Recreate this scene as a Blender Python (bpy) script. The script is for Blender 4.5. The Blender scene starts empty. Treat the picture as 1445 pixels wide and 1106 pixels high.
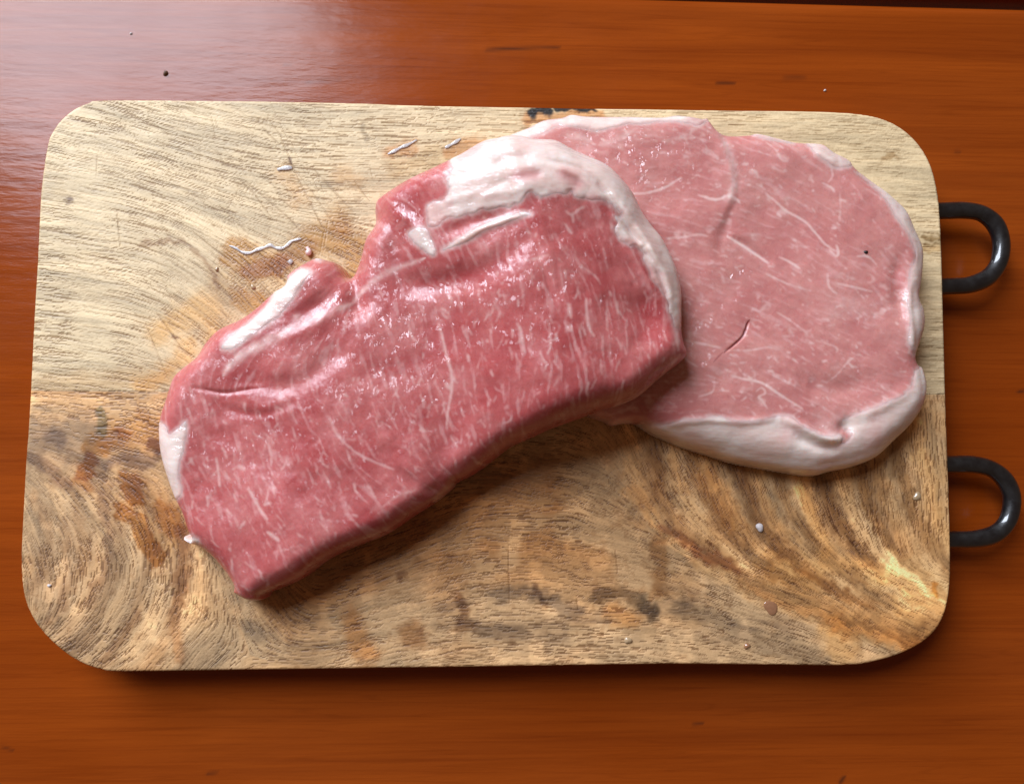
import bpy, math
import numpy as np
from mathutils import Matrix, Vector

scene = bpy.context.scene
col = scene.collection
rng = np.random.default_rng(7)

# ------------------------------------------------------------------ camera
PW, PH, FPX = 1445.0, 1106.0, 1092.0
CAM = np.array([-0.00613632, -0.02979226, 0.33681242])
ROT = (0.07208354, -0.03713061, 0.00392459)


def rotmat(a, b, c):
    ca, sa, cb, sb, cc, sc = np.cos(a), np.sin(a), np.cos(b), np.sin(b), np.cos(c), np.sin(c)
    rx = np.array([[1, 0, 0], [0, ca, -sa], [0, sa, ca]])
    ry = np.array([[cb, 0, sb], [0, 1, 0], [-sb, 0, cb]])
    rz = np.array([[cc, -sc, 0], [sc, cc, 0], [0, 0, 1]])
    return rz @ ry @ rx


CM = rotmat(*ROT)
cam_data = bpy.data.cameras.new('camera')
cam_data.sensor_fit = 'HORIZONTAL'
cam_data.sensor_width = 36.0
cam_data.lens = 36.0 * FPX / PW
cam_data.clip_start = 0.01
cam_data.clip_end = 20.0
cam = bpy.data.objects.new('camera', cam_data)
cam.matrix_world = Matrix.Translation(Vector(CAM)) @ Matrix(CM.tolist()).to_4x4()
col.objects.link(cam)
scene.camera = cam

# ------------------------------------------------------------------ light: one window beyond the table, dim warm room
world = bpy.data.worlds.new('World')
scene.world = world
world.use_nodes = True
bg = world.node_tree.nodes['Background']
bg.inputs[0].default_value = (1.0, 0.60, 0.38, 1)
bg.inputs[1].default_value = 0.115

TABLE_Z = -0.021
win = bpy.data.lights.new('window_light', 'AREA')
win.shape = 'RECTANGLE'
win.size = 1.35
win.size_y = 2.45
win.energy = 206.0
win.color = (0.79, 0.865, 1.0)
wo = bpy.data.objects.new('window_light', win)
wo.location = (-1.42, 1.70, 1.80)
d = Vector((-0.6, 0.0, 1.0)) - wo.location
wo.rotation_euler = d.to_track_quat('-Z', 'Y').to_euler()
col.objects.link(wo)

vs = scene.view_settings
vs.view_transform = 'Standard'
vs.look = 'None'
vs.exposure = 0.0
vs.gamma = 1.0
scene.cycles.use_denoising = True
scene.cycles.max_bounces = 8


# ------------------------------------------------------------------ numeric helpers
def unproj(px, z):
    px = np.atleast_2d(np.asarray(px, float))
    z = np.broadcast_to(np.asarray(z, float), (len(px),))
    dc = np.stack([(px[:, 0] - PW / 2) / FPX, -(px[:, 1] - PH / 2) / FPX, -np.ones(len(px))], 1)
    dw = dc @ CM.T
    t = (z - CAM[2]) / dw[:, 2]
    return CAM[:2] + dw[:, :2] * t[:, None]


def ss(a, b, x):
    t = np.clip((x - a) / (b - a), 0, 1)
    return t * t * (3 - 2 * t)


def noise(x, y, seed=0):
    """value noise, about -1..1"""
    xi = np.floor(x).astype(np.int64)
    yi = np.floor(y).astype(np.int64)
    fx = x - xi
    fy = y - yi
    fx = fx * fx * fx * (fx * (fx * 6 - 15) + 10)
    fy = fy * fy * fy * (fy * (fy * 6 - 15) + 10)

    def h(i, j):
        n = (i * 374761393 + j * 668265263 + seed * 974634777) & 0x7fffffff
        n = ((n ^ (n >> 13)) * 1274126177) & 0x7fffffff
        n = ((n ^ (n >> 16)) * 2246822519) & 0x7fffffff
        return (n & 0xfffff) / float(0xfffff) * 2 - 1
    a = h(xi, yi) * (1 - fx) + h(xi + 1, yi) * fx
    b = h(xi, yi + 1) * (1 - fx) + h(xi + 1, yi + 1) * fx
    return a * (1 - fy) + b * fy


def fbm(x, y, scale, octaves=4, seed=0):
    v = 0
    amp, tot = 1.0, 0.0
    for o in range(octaves):
        v = v + amp * noise(x / scale * 2 ** o + 17.3 * o, y / scale * 2 ** o - 9.1 * o, seed + o)
        tot += amp
        amp *= 0.5
    return v / tot


def catmull(pts, sub=6, closed=True):
    p = np.asarray(pts, float)
    n = len(p)
    out = []
    for i in range(n if closed else n - 1):
        if closed:
            p0, p1, p2, p3 = p[(i - 1) % n], p[i], p[(i + 1) % n], p[(i + 2) % n]
        else:
            p0, p1, p2, p3 = p[max(i - 1, 0)], p[i], p[i + 1], p[min(i + 2, n - 1)]
        for k in range(sub):
            t = k / sub
            out.append(0.5 * ((2 * p1) + (-p0 + p2) * t + (2 * p0 - 5 * p1 + 4 * p2 - p3) * t * t
                              + (-p0 + 3 * p1 - 3 * p2 + p3) * t ** 3))
    if not closed:
        out.append(p[-1])
    return np.array(out)


def seg_dist2(X, Y, a, b):
    ax, ay = a
    bx, by = b
    dx, dy = bx - ax, by - ay
    L = dx * dx + dy * dy + 1e-18
    t = np.clip(((X - ax) * dx + (Y - ay) * dy) / L, 0, 1)
    return (X - ax - t * dx) ** 2 + (Y - ay - t * dy) ** 2, t


def sdf(X, Y, poly):
    """signed distance, positive inside; X, Y any shape"""
    d2 = np.full(X.shape, 1e9)
    ins = np.zeros(X.shape, bool)
    n = len(poly)
    for i in range(n):
        a, b = poly[i], poly[(i + 1) % n]
        s, _ = seg_dist2(X, Y, a, b)
        np.minimum(d2, s, out=d2)
        if a[1] != b[1]:
            c = ((a[1] > Y) != (b[1] > Y)) & (X < (b[0] - a[0]) * (Y - a[1]) / (b[1] - a[1]) + a[0])
            ins ^= c
    return np.sqrt(d2) * np.where(ins, 1, -1)


def grid_sdf(G, poly, band=0.0045):
    """sdf on the grid G: exact near the outline, interpolated from a coarse grid elsewhere"""
    X, Y = G['X'], G['Y']
    k = 8
    ny, nx = X.shape
    xc = G['x0'] + np.arange(nx // k + 2) * k * G['step']
    yc = G['y0'] + np.arange(ny // k + 2) * k * G['step']
    C = dict(x0=G['x0'], y0=G['y0'], step=k * G['step'])
    XC, YC = np.meshgrid(xc, yc)
    D = sdf(XC, YC, poly)
    out = sample(C, D, np.stack([X.ravel(), Y.ravel()], 1)).reshape(X.shape)
    near = np.abs(out) < band
    out[near] = sdf(X[near], Y[near], poly)
    return out


def nearest_on(poly, P):
    best = np.full(len(P), 1e9)
    out = P.copy()
    n = len(poly)
    for i in range(n):
        a, b = poly[i], poly[(i + 1) % n]
        s, t = seg_dist2(P[:, 0], P[:, 1], a, b)
        m = s < best
        best[m] = s[m]
        out[m] = (a + (b - a) * t[:, None])[m]
    return out


def make_grid(x0, x1, y0, y1, step):
    xs = np.arange(x0, x1 + step, step)
    ys = np.arange(y0, y1 + step, step)
    X, Y = np.meshgrid(xs, ys)
    return dict(X=X, Y=Y, xs=xs, ys=ys, step=step, x0=x0, y0=y0)


def sample(G, F, P):
    i = np.clip(((P[:, 0] - G['x0']) / G['step']), 0, F.shape[1] - 1.001)
    j = np.clip(((P[:, 1] - G['y0']) / G['step']), 0, F.shape[0] - 1.001)
    a, b = i.astype(int), j.astype(int)
    u, v = i - a, j - b
    return (F[b, a] * (1 - u) * (1 - v) + F[b, a + 1] * u * (1 - v) + F[b + 1, a] * (1 - u) * v + F[b + 1, a + 1] * u * v)


def stroke(G, F, pts, w0, w1, amp, taper=True, mode='max', soft=2.0, fade=False):
    """paint a polyline of half-width w0..w1 (metres) into the field F"""
    pts = np.asarray(pts, float)
    wmax = max(w0, w1)
    pad = wmax * 2.6
    s = G['step']
    i0 = int(max((pts[:, 0].min() - pad - G['x0']) / s, 0))
    i1 = int(min((pts[:, 0].max() + pad - G['x0']) / s + 2, F.shape[1]))
    j0 = int(max((pts[:, 1].min() - pad - G['y0']) / s, 0))
    j1 = int(min((pts[:, 1].max() + pad - G['y0']) / s + 2, F.shape[0]))
    if i1 <= i0 or j1 <= j0:
        return
    X, Y = G['X'][j0:j1, i0:i1], G['Y'][j0:j1, i0:i1]
    v = np.zeros(X.shape)
    n = len(pts) - 1
    for k in range(n):
        d2, t = seg_dist2(X, Y, pts[k], pts[k + 1])
        f = (k + t) / n
        w = w0 + (w1 - w0) * f
        if taper:
            w = w * (0.25 + 0.75 * np.clip(4 * f * (1 - f), 0, 1) ** 0.5)
        e = np.exp(-(d2 / (w * w)) ** (soft / 2))
        if fade:
            e = e * np.clip(4 * f * (1 - f) * 1.3, 0, 1)
        v = np.maximum(v, e)
    sub = F[j0:j1, i0:i1]
    if mode == 'max':
        np.maximum(sub, v * amp, out=sub)
    else:
        sub += v * amp


def box_blur(F, r):
    if r < 1:
        return F
    for ax in (0, 1):
        P = np.concatenate([np.repeat(np.take(F, [0], ax), r + 1, ax), F, np.repeat(np.take(F, [-1], ax), r, ax)], ax)
        C = np.cumsum(P, ax)
        n = F.shape[ax]
        hi = np.take(C, np.arange(2 * r + 1, 2 * r + 1 + n), ax)
        lo = np.take(C, np.arange(0, n), ax)
        F = (hi - lo) / (2 * r + 1)
    return F


def blur(F, r):
    return box_blur(box_blur(F, r), r)


def flow_field(G, ctrl, sigma, z=0.0):
    """direction field from (px, py, degrees down to the right), blended as double angles"""
    c = np.array(ctrl, float)
    P = unproj(c[:, :2], z)
    a = -np.radians(c[:, 2])
    sx = np.zeros(G['X'].shape)
    sy = np.zeros(G['X'].shape)
    for (x, y), t in zip(P, a):
        w = np.exp(-((G['X'] - x) ** 2 + (G['Y'] - y) ** 2) / (2 * sigma ** 2)) + 1e-12
        sx += w * np.cos(2 * t)
        sy += w * np.sin(2 * t)
    t = 0.5 * np.arctan2(sy, sx)
    # a continuous sign is not needed: streaks look alike both ways
    return t


def lic(N, theta, n, hstep=1.0):
    """smear the noise N along the direction field"""
    ny, nx = N.shape
    jj, ii = np.mgrid[0:ny, 0:nx].astype(np.float32)
    acc = N.copy()
    c0, s0 = np.cos(theta).astype(np.float32), np.sin(theta).astype(np.float32)
    for sgn in (1, -1):
        x, y = ii.copy(), jj.copy()
        dx, dy = c0 * sgn, s0 * sgn
        for k in range(n):
            x += dx * hstep
            y += dy * hstep
            xi = np.clip(np.rint(x), 0, nx - 1).astype(np.int32)
            yi = np.clip(np.rint(y), 0, ny - 1).astype(np.int32)
            acc += N[yi, xi]
            ndx, ndy = c0[yi, xi], s0[yi, xi]
            f = np.where(ndx * dx + ndy * dy < 0, -1, 1)
            dx, dy = ndx * f, ndy * f
    return acc / (2 * n + 1)


def norm01(F, lo=2, hi=98):
    a, b = np.percentile(F, [lo, hi])
    return np.clip((F - a) / (b - a + 1e-12), 0, 1)


# ------------------------------------------------------------------ mesh helpers
def mesh_from(name, verts, faces, smooth=True):
    """faces: (n,4) or (n,3) int array"""
    me = bpy.data.meshes.new(name)
    faces = np.asarray(faces, np.int32)
    k = faces.shape[1]
    me.vertices.add(len(verts))
    me.vertices.foreach_set('co', np.asarray(verts, np.float32).ravel())
    me.loops.add(faces.size)
    me.loops.foreach_set('vertex_index', faces.ravel())
    me.polygons.add(len(faces))
    me.polygons.foreach_set('loop_start', np.arange(len(faces), dtype=np.int32) * k)
    me.polygons.foreach_set('loop_total', np.full(len(faces), k, np.int32))
    me.polygons.foreach_set('use_smooth', np.full(len(faces), smooth))
    me.update(calc_edges=True)
    me.validate()
    return me


def add_attr(me, name, vals):
    v = np.asarray(vals, np.float32)
    if v.ndim == 1:
        a = me.attributes.new(name, 'FLOAT', 'POINT')
        a.data.foreach_set('value', v)
    else:
        a = me.attributes.new(name, 'FLOAT_VECTOR', 'POINT')
        a.data.foreach_set('vector', v.ravel())


def link(name, me, mat, parent=None):
    o = bpy.data.objects.new(name, me)
    if mat:
        me.materials.append(mat)
    col.objects.link(o)
    if parent:
        o.parent = parent
    return o


def tag(o, label, cat, group=None):
    o['label'] = label
    o['category'] = cat
    if group:
        o['group'] = group
    return o


def empty(name, loc=(0, 0, 0)):
    o = bpy.data.objects.new(name, None)
    o.empty_display_size = 0.02
    o.location = loc
    col.objects.link(o)
    return o


def sheet(G, Z, inside, poly=None, attrs=None, under=None, skirt=None, offset=None):
    """mesh of the grid cells that touch `inside`; outside corners are pulled onto the outline"""
    ny, nx = G['X'].shape
    cell = inside[:-1, :-1] | inside[1:, :-1] | inside[:-1, 1:] | inside[1:, 1:]
    used = np.zeros((ny, nx), bool)
    used[:-1, :-1] |= cell
    used[1:, :-1] |= cell
    used[:-1, 1:] |= cell
    used[1:, 1:] |= cell
    idx = np.full((ny, nx), -1, np.int64)
    idx[used] = np.arange(used.sum())
    cj, ci = np.nonzero(cell)
    F = np.stack([idx[cj, ci], idx[cj, ci + 1], idx[cj + 1, ci + 1], idx[cj + 1, ci]], 1)
    P = np.stack([G['X'][used], G['Y'][used], Z[used]], 1)
    if poly is not None:
        out = ~inside[used]
        P[out, :2] = nearest_on(poly, P[out, :2])
    if offset is not None:
        P = P + offset[used]
    A = {k: (v[used] if v.ndim == 2 else v[used, :]) for k, v in (attrs or {}).items()}
    n = len(P)
    faces = [F]
    verts = [P]
    # boundary edges
    if under is not None or skirt is not None:
        E = np.concatenate([F[:, [0, 1]], F[:, [1, 2]], F[:, [2, 3]], F[:, [3, 0]]])
        key = np.sort(E, 1)
        k = key[:, 0] * n + key[:, 1]
        u, inv, cnt = np.unique(k, return_inverse=True, return_counts=True)
        B = E[cnt[inv] == 1]
        if under is not None:
            Q = P.copy()
            Q[:, 2] = under[used]
            verts.append(Q)
            faces.append(F[:, ::-1] + n)
            faces.append(np.stack([B[:, 1], B[:, 0], B[:, 0] + n, B[:, 1] + n], 1))
            A = {kk: np.concatenate([v, v]) for kk, v in A.items()}
        else:
            bv = np.unique(B)
            m = np.full(n, -1)
            tot = n
            for zz in skirt:
                prev = m.copy()
                Q = P[bv].copy()
                Q[:, 2] = zz
                verts.append(Q)
                m2 = np.full(n, -1)
                m2[bv] = tot + np.arange(len(bv))
                tot += len(bv)
                top = (lambda x: x) if prev[bv[0]] < 0 else (lambda x: prev[x])
                faces.append(np.stack([top(B[:, 1]), top(B[:, 0]), m2[B[:, 0]], m2[B[:, 1]]], 1))
                A = {kk: np.concatenate([v, v[bv]]) for kk, v in A.items()}
                m = m2
    return np.concatenate(verts), np.concatenate(faces), A


def tube(path, radius, seg=12, squash=1.0, cap=True):
    """tube along 3D points with per-point radius; squash flattens it in z"""
    p = np.asarray(path, float)
    n = len(p)
    r = np.broadcast_to(np.asarray(radius, float), (n,))
    T = np.gradient(p, axis=0)
    T /= np.linalg.norm(T, axis=1)[:, None] + 1e-12
    up = np.array([0, 0, 1.0])
    V = []
    for i in range(n):
        s = np.cross(T[i], up)
        s /= np.linalg.norm(s) + 1e-12
        b = np.cross(s, T[i])
        for k in range(seg):
            a = 2 * math.pi * k / seg
            V.append(p[i] + r[i] * (math.cos(a) * s + squash * math.sin(a) * b))
    F = []
    for i in range(n - 1):
        for k in range(seg):
            k2 = (k + 1) % seg
            F.append((i * seg + k, i * seg + k2, (i + 1) * seg + k2, (i + 1) * seg + k))
    if cap:
        for e, c in ((0, p[0]), (n - 1, p[-1])):
            ci = len(V)
            V.append(c)
            for k in range(seg):
                k2 = (k + 1) % seg
                q = (e * seg + k2, e * seg + k, ci, ci) if e == 0 else (e * seg + k, e * seg + k2, ci, ci)
                F.append(q)
    V = np.array(V)
    me = bpy.data.meshes.new('tube')
    me.from_pydata(V.tolist(), [], [tuple(dict.fromkeys(f)) for f in F])
    for q in me.polygons:
        q.use_smooth = True
    me.update()
    return me


# ------------------------------------------------------------------ material helpers
class NT:
    def __init__(self, name):
        self.m = bpy.data.materials.new(name)
        self.m.use_nodes = True
        self.t = self.m.node_tree
        self.b = self.t.nodes['Principled BSDF']

    def n(self, kind, **kw):
        x = self.t.nodes.new(kind)
        for k, v in kw.items():
            setattr(x, k, v)
        return x

    def l(self, a, b):
        self.t.links.new(a, b)

    def attr(self, name, vec=False):
        x = self.n('ShaderNodeAttribute', attribute_name=name)
        return x.outputs['Vector'] if vec else x.outputs['Fac']

    def math(self, op, a, b=None, clamp=False):
        x = self.n('ShaderNodeMath', operation=op, use_clamp=clamp)
        for i, v in enumerate((a, b)):
            if v is None:
                continue
            if isinstance(v, (int, float)):
                x.inputs[i].default_value = v
            else:
                self.l(v, x.inputs[i])
        return x.outputs[0]

    def mix(self, fac, a, b, blend='MIX'):
        x = self.n('ShaderNodeMix', data_type='RGBA', blend_type=blend)
        for s, v in ((x.inputs[0], fac), (x.inputs[6], a), (x.inputs[7], b)):
            if isinstance(v, (int, float)):
                s.default_value = v
            elif isinstance(v, tuple):
                s.default_value = (*v, 1) if len(v) == 3 else v
            else:
                self.l(v, s)
        return x.outputs[2]

    def noise(self, scale, detail=3, rough=0.55, vec=None, stretch=None, dist=0.0):
        x = self.n('ShaderNodeTexNoise')
        x.inputs['Scale'].default_value = scale
        x.inputs['Detail'].default_value = detail
        x.inputs['Roughness'].default_value = rough
        x.inputs['Distortion'].default_value = dist
        if vec is None:
            vec = self.n('ShaderNodeTexCoord').outputs['Object']
        if stretch:
            mp = self.n('ShaderNodeMapping')
            mp.inputs['Scale'].default_value = stretch[0]
            mp.inputs['Rotation'].default_value = (0, 0, stretch[1])
            self.l(vec, mp.inputs['Vector'])
            vec = mp.outputs[0]
        self.l(vec, x.inputs['Vector'])
        return x.outputs['Fac']

    def ramp(self, v, a, b, lo=0.0, hi=1.0):
        x = self.n('ShaderNodeMapRange')
        x.inputs[1].default_value = a
        x.inputs[2].default_value = b
        x.inputs[3].default_value = lo
        x.inputs[4].default_value = hi
        self.l(v, x.inputs[0])
        return x.outputs[0]

    def bump(self, h, strength, dist, prev=None):
        x = self.n('ShaderNodeBump')
        x.inputs['Strength'].default_value = strength
        x.inputs['Distance'].default_value = dist
        self.l(h, x.inputs['Height'])
        if prev is not None:
            self.l(prev, x.inputs['Normal'])
        return x.outputs[0]

    def set(self, **kw):
        for k, v in kw.items():
            s = self.b.inputs[k.replace('_', ' ')]
            if isinstance(v, (int, float)):
                s.default_value = v
            elif isinstance(v, tuple):
                s.default_value = (*v, 1) if len(v) == 3 and s.type == 'RGBA' else v
            else:
                self.l(v, s)
        return self.m


# ================================================================== TABLE
def table_material():
    t = NT('stained_varnished_wood')
    g1 = t.noise(1.0, 5, 0.6, stretch=((3.5, 75, 1), 0.0), dist=0.6)
    g2 = t.noise(1.0, 4, 0.6, stretch=((11, 560, 1), 0.015))
    big = t.noise(6.0, 2, 0.5, stretch=((1, 2.2, 1), 0.0))
    c = t.mix(t.ramp(g1, 0.32, 0.72), (0.205, 0.036, 0.0040), (0.315, 0.060, 0.0055))
    c = t.mix(t.ramp(big, 0.35, 0.7, 0, 0.6), c, (0.20, 0.030, 0.001))
    c = t.mix(t.ramp(g2, 0.50, 0.74, 0, 0.36), c, (0.12, 0.014, 0.001))
    g3 = t.noise(1.0, 2, 0.5, stretch=((5, 150, 1), -0.03), dist=1.2)
    ln = t.math('ABSOLUTE', t.math('SUBTRACT', g3, 0.5))
    c = t.mix(t.ramp(ln, 0.0, 0.03, 0.16, 0.0), c, (0.10, 0.012, 0.001))
    c = t.mix(t.attr('mark'), c, (0.030, 0.010, 0.006))
    h = t.noise(1.0, 3, 0.6, stretch=((60, 260, 1), 0.0))
    nrm = t.bump(h, 0.25, 0.0006)
    nrm = t.bump(t.noise(14, 2), 0.10, 0.004, nrm)
    r = t.ramp(t.noise(25, 4), 0.3, 0.7, 0.16, 0.24)
    return t.set(Base_Color=c, Roughness=r, Normal=nrm, Coat_Weight=0.0, IOR=1.45, Specular_IOR_Level=0.30)


M_TABLE = table_material()


def stretch_axis(a, b, step, far0, far1):
    core = np.arange(a, b, step)
    lo = a - np.geomspace(step, a - far0, 14)[::-1]
    hi = core[-1] + np.geomspace(step, far1 - core[-1], 14)
    return np.concatenate([lo, core, hi])


# the far edge of the near leaf: a line through two traced points
E0, E1 = unproj([(300, -24), (1445, 7)], TABLE_Z)


def edge_y(x):
    return E0[1] + (x - E0[0]) / (E1[0] - E0[0]) * (E1[1] - E0[1])


table = empty('table', (0, 0, TABLE_Z))
tag(table, 'reddish brown varnished wooden table top under the cutting board', 'table')


def leaf(near):
    step = 0.0011
    xs = stretch_axis(-0.25, 0.25, step, -0.75, 0.75)
    if near:
        ys = np.concatenate([-0.22 - np.geomspace(step, 0.30, 12)[::-1], np.arange(-0.22, 0.0, step) + 0, []])
        v = np.concatenate([ys, np.arange(ys[-1] + step, 0.158, step)])
        # parametrise y so that the last rows follow the slanted far edge
        X, V = np.meshgrid(xs, v)
        k = ss(0.0, 0.158, V)
        lim = edge_y(X)
        Y = V + k * (lim - v[-1])
        dist = np.clip(lim - Y, 0, None)
        r = 0.0065
        Z = np.where(dist < r, -(r - np.sqrt(np.maximum(r * r - (r - dist) ** 2, 0))), 0.0)
    else:
        v = np.concatenate([np.linspace(0, 0.006, 10), 0.006 + np.geomspace(0.002, 0.35, 14)])
        X, V = np.meshgrid(xs, v)
        Y = edge_y(X) + 0.011 + V
        r = 0.0035
        Z = np.where(V < r, -(r - np.sqrt(np.maximum(r * r - (r - V) ** 2, 0))), 0.0)
    G = dict(X=X, Y=Y + 0, xs=xs)
    mark = np.zeros(X.shape)
    if near:
        Gm = make_grid(-0.26, 0.26, -0.22, 0.19, 0.0011)
        F = np.zeros(Gm['X'].shape)
        for pts, w0, w1, amp in [
                ([(683, 71), (710, 70), (740, 69), (790, 68)], 0.0009, 0.0006, 0.9),
                ([(425, 119), (450, 115), (482, 112)], 0.0005, 0.0005, 0.55),
                ([(398, 91), (415, 90)], 0.0005, 0.0005, 0.4),
                ([(1008, 118), (1022, 117), (1038, 117)], 0.0008, 0.0006, 0.8),
                ([(1102, 111), (1125, 110), (1138, 111)], 0.0008, 0.0006, 0.6),
                ([(1345, 213), (1355, 214)], 0.0006, 0.0005, 0.6),
                ([(1435, 553), (1448, 551)], 0.0008, 0.0008, 0.7),
                ([(975, 1022), (992, 1020)], 0.0007, 0.0006, 0.6),
                ([(1184, 1106), (1192, 1094)], 0.0009, 0.0009, 0.8),
                ([(0, 1052), (12, 1056), (20, 1059)], 0.0007, 0.0006, 0.5),
                ([(290, 1091), (310, 1089)], 0.0008, 0.0006, 0.6)]:
            stroke(Gm, F, unproj(pts, TABLE_Z), w0, w1, amp)
        P = np.stack([X.ravel(), Y.ravel()], 1)
        mark = sample(Gm, F, P).reshape(X.shape)
        bad = (X < -0.255) | (X > 0.255) | (Y < -0.215)
        mark[bad] = 0
    ny, nx = X.shape
    idx = np.arange(ny * nx).reshape(ny, nx)
    Fq = np.stack([idx[:-1, :-1].ravel(), idx[:-1, 1:].ravel(), idx[1:, 1:].ravel(), idx[1:, :-1].ravel()], 1)
    V3 = np.stack([X.ravel(), Y.ravel(), Z.ravel()], 1)
    # thickness at the joint
    row = idx[-1] if near else idx[0]
    low = V3[row].copy()
    low[:, 2] = -0.03
    base = len(V3)
    V3 = np.concatenate([V3, low])
    q = np.arange(nx - 1)
    if near:
        S = np.stack([row[q], row[q + 1], base + q + 1, base + q], 1)
    else:
        S = np.stack([row[q + 1], row[q], base + q, base + q + 1], 1)
    me = mesh_from('leaf', V3, np.concatenate([Fq, S]))
    add_attr(me, 'mark', np.concatenate([mark.ravel(), np.zeros(nx)]))
    return link('leaf', me, M_TABLE, table)


leaf(True)
leaf(False)


# ================================================================== CUTTING BOARD
BOARD_PX = [(66, 205), (73, 186), (86, 168), (105, 153), (126, 144), (150, 141), (320, 142), (480, 144.5), (640, 149.5),
            (800, 152), (960, 154.5), (1100, 156), (1180, 158), (1222, 162), (1250, 169), (1275, 182), (1297, 203),
            (1313, 230), (1322, 262), (1327, 300), (1330, 367), (1333, 480), (1336, 600), (1340, 700), (1342.5, 790),
            (1341, 830), (1335, 862), (1322, 888), (1300, 908), (1272, 922), (1240, 932), (1200, 938.5), (1100, 938.5),
            (960, 937), (800, 939), (640, 941.5), (480, 943.5), (300, 946), (170, 947.5), (140, 944), (110, 933),
            (80, 912), (52, 882), (36, 850), (30, 815), (29.5, 770), (33, 690), (39, 600), (42, 551), (46, 470), (51.5, 370),
            (57, 270)]
BOARD = unproj(BOARD_PX, 0.0)
BOARD = catmull(BOARD, 5)
SEAM = unproj([(42, 551), (1336, 556)], 0.0)


def clip_half(poly, a, b, side, gap):
    nx_, ny_ = -(b[1] - a[1]), b[0] - a[0]
    L = math.hypot(nx_, ny_)
    f = (((poly[:, 0] - a[0]) * nx_ + (poly[:, 1] - a[1]) * ny_) / L) * side - gap
    out = []
    for i in range(len(poly)):
        j = (i + 1) % len(poly)
        if f[i] >= 0:
            out.append(poly[i])
        if (f[i] >= 0) != (f[j] >= 0):
            t = f[i] / (f[i] - f[j])
            out.append(poly[i] + t * (poly[j] - poly[i]))
    return np.array(out)


def board_material():
    t = NT('mango_wood')
    x = t.n('ShaderNodeAttribute', attribute_name='wood')
    c = x.outputs['Color']
    f = t.noise(900, 3, 0.6)
    c = t.mix(t.ramp(f, 0.3, 0.7, 0.0, 0.30), c, t.mix(1.0, c, (0.72, 0.66, 0.58), 'MULTIPLY'))
    f2 = t.noise(1500, 2, 0.6, stretch=((0.25, 1, 1), 0.1))
    c = t.mix(t.ramp(f2, 0.55, 0.75, 0.0, 0.35), c, t.mix(1.0, c, (0.6, 0.5, 0.4), 'MULTIPLY'))
    wet = t.attr('wet')
    r = t.math('SUBTRACT', t.ramp(t.noise(180, 3), 0.3, 0.7, 0.50, 0.62), t.math('MULTIPLY', wet, 0.22))
    nrm = t.bump(f, 0.35, 0.0003)
    nrm = t.bump(t.attr('pore'), 0.55, -0.00025, nrm)
    return t.set(Base_Color=c, Roughness=r, Normal=nrm, Coat_Weight=t.math('MULTIPLY', wet, 0.35), Coat_Roughness=0.18)


M_BOARD = board_material()

GB = make_grid(-0.207, 0.209, -0.130, 0.130, 0.00044)
BX, BY = GB['X'], GB['Y']


def px_of(X, Y, z):
    """photo pixel of a point of the board plane (used to read the traced stains)"""
    q = np.stack([X - CAM[0], Y - CAM[1], np.full(X.shape, z - CAM[2])], -1) @ CM
    return PW / 2 + FPX * q[..., 0] / -q[..., 2], PH / 2 - FPX * q[..., 1] / -q[..., 2]


UP_FLOW = [(100, 200, 12), (200, 250, 17), (350, 200, 10), (300, 300, 20), (120, 330, 3), (120, 450, 8), (250, 420, 18),
           (312, 385, 50), (290, 470, 42), (350, 440, 60), (400, 300, 8), (500, 200, -3), (560, 170, 0), (450, 400, 30),
           (600, 200, -6), (700, 180, 2), (1150, 180, 2), (1280, 250, 2), (1310, 450, 0), (200, 520, 10), (60, 520, 3),
           (100, 270, 8), (450, 250, 2)]
LO_FLOW = [(70, 570, 3), (150, 600, 5), (220, 590, 10), (200, 640, 2), (100, 700, 35), (55, 760, 80), (160, 720, 70),
           (150, 850, 105), (230, 720, 50), (260, 800, 95), (215, 900, -50), (150, 925, -20), (300, 900, -40),
           (380, 870, 50), (330, 830, 70), (450, 930, -15), (550, 800, -22), (520, 860, -12), (620, 760, -18), (700, 800, 0),
           (640, 920, -8), (760, 900, 2), (850, 920, 0), (780, 740, 10), (880, 780, 15), (950, 700, 65), (1000, 790, 30),
           (1100, 850, 22), (1000, 870, 5), (1100, 920, 10), (1060, 720, 70), (1150, 700, 75), (1160, 800, 40),
           (1230, 870, 30), (1280, 720, 80), (1270, 650, 85), (1320, 600, 80), (1300, 880, 20)]

seam_side = (-(SEAM[1][1] - SEAM[0][1]) * (BX - SEAM[0][0]) + (SEAM[1][0] - SEAM[0][0]) * (BY - SEAM[0][1])) > 0
th = np.where(seam_side, flow_field(GB, UP_FLOW, 0.017), flow_field(GB, LO_FLOW, 0.015))
th = th + 0.22 * np.where(seam_side, 0.35, 1.0) * fbm(BX, BY, 0.012, 3, 11)

# pores: sparse dashes smeared along the grain; bands: soft streaks along the grain
r1 = rng.random(BX.shape).astype(np.float32)
pore_a = norm01(lic((r1 > 0.955).astype(np.float32), th, 8), 52, 94.0)
pore_b = norm01(lic((rng.random(BX.shape) > 0.975).astype(np.float32), th, 3), 55, 95.0)
pore_c = norm01(lic((rng.random(BX.shape) > 0.975).astype(np.float32), th, 12), 50, 94.0)
bands = norm01(lic(blur(rng.random(BX.shape).astype(np.float32), 2), th, 60))
bands2 = norm01(lic(blur(rng.random(BX.shape).astype(np.float32), 7), th, 90))
fine = norm01(lic(rng.random(BX.shape).astype(np.float32), th, 7))
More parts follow.
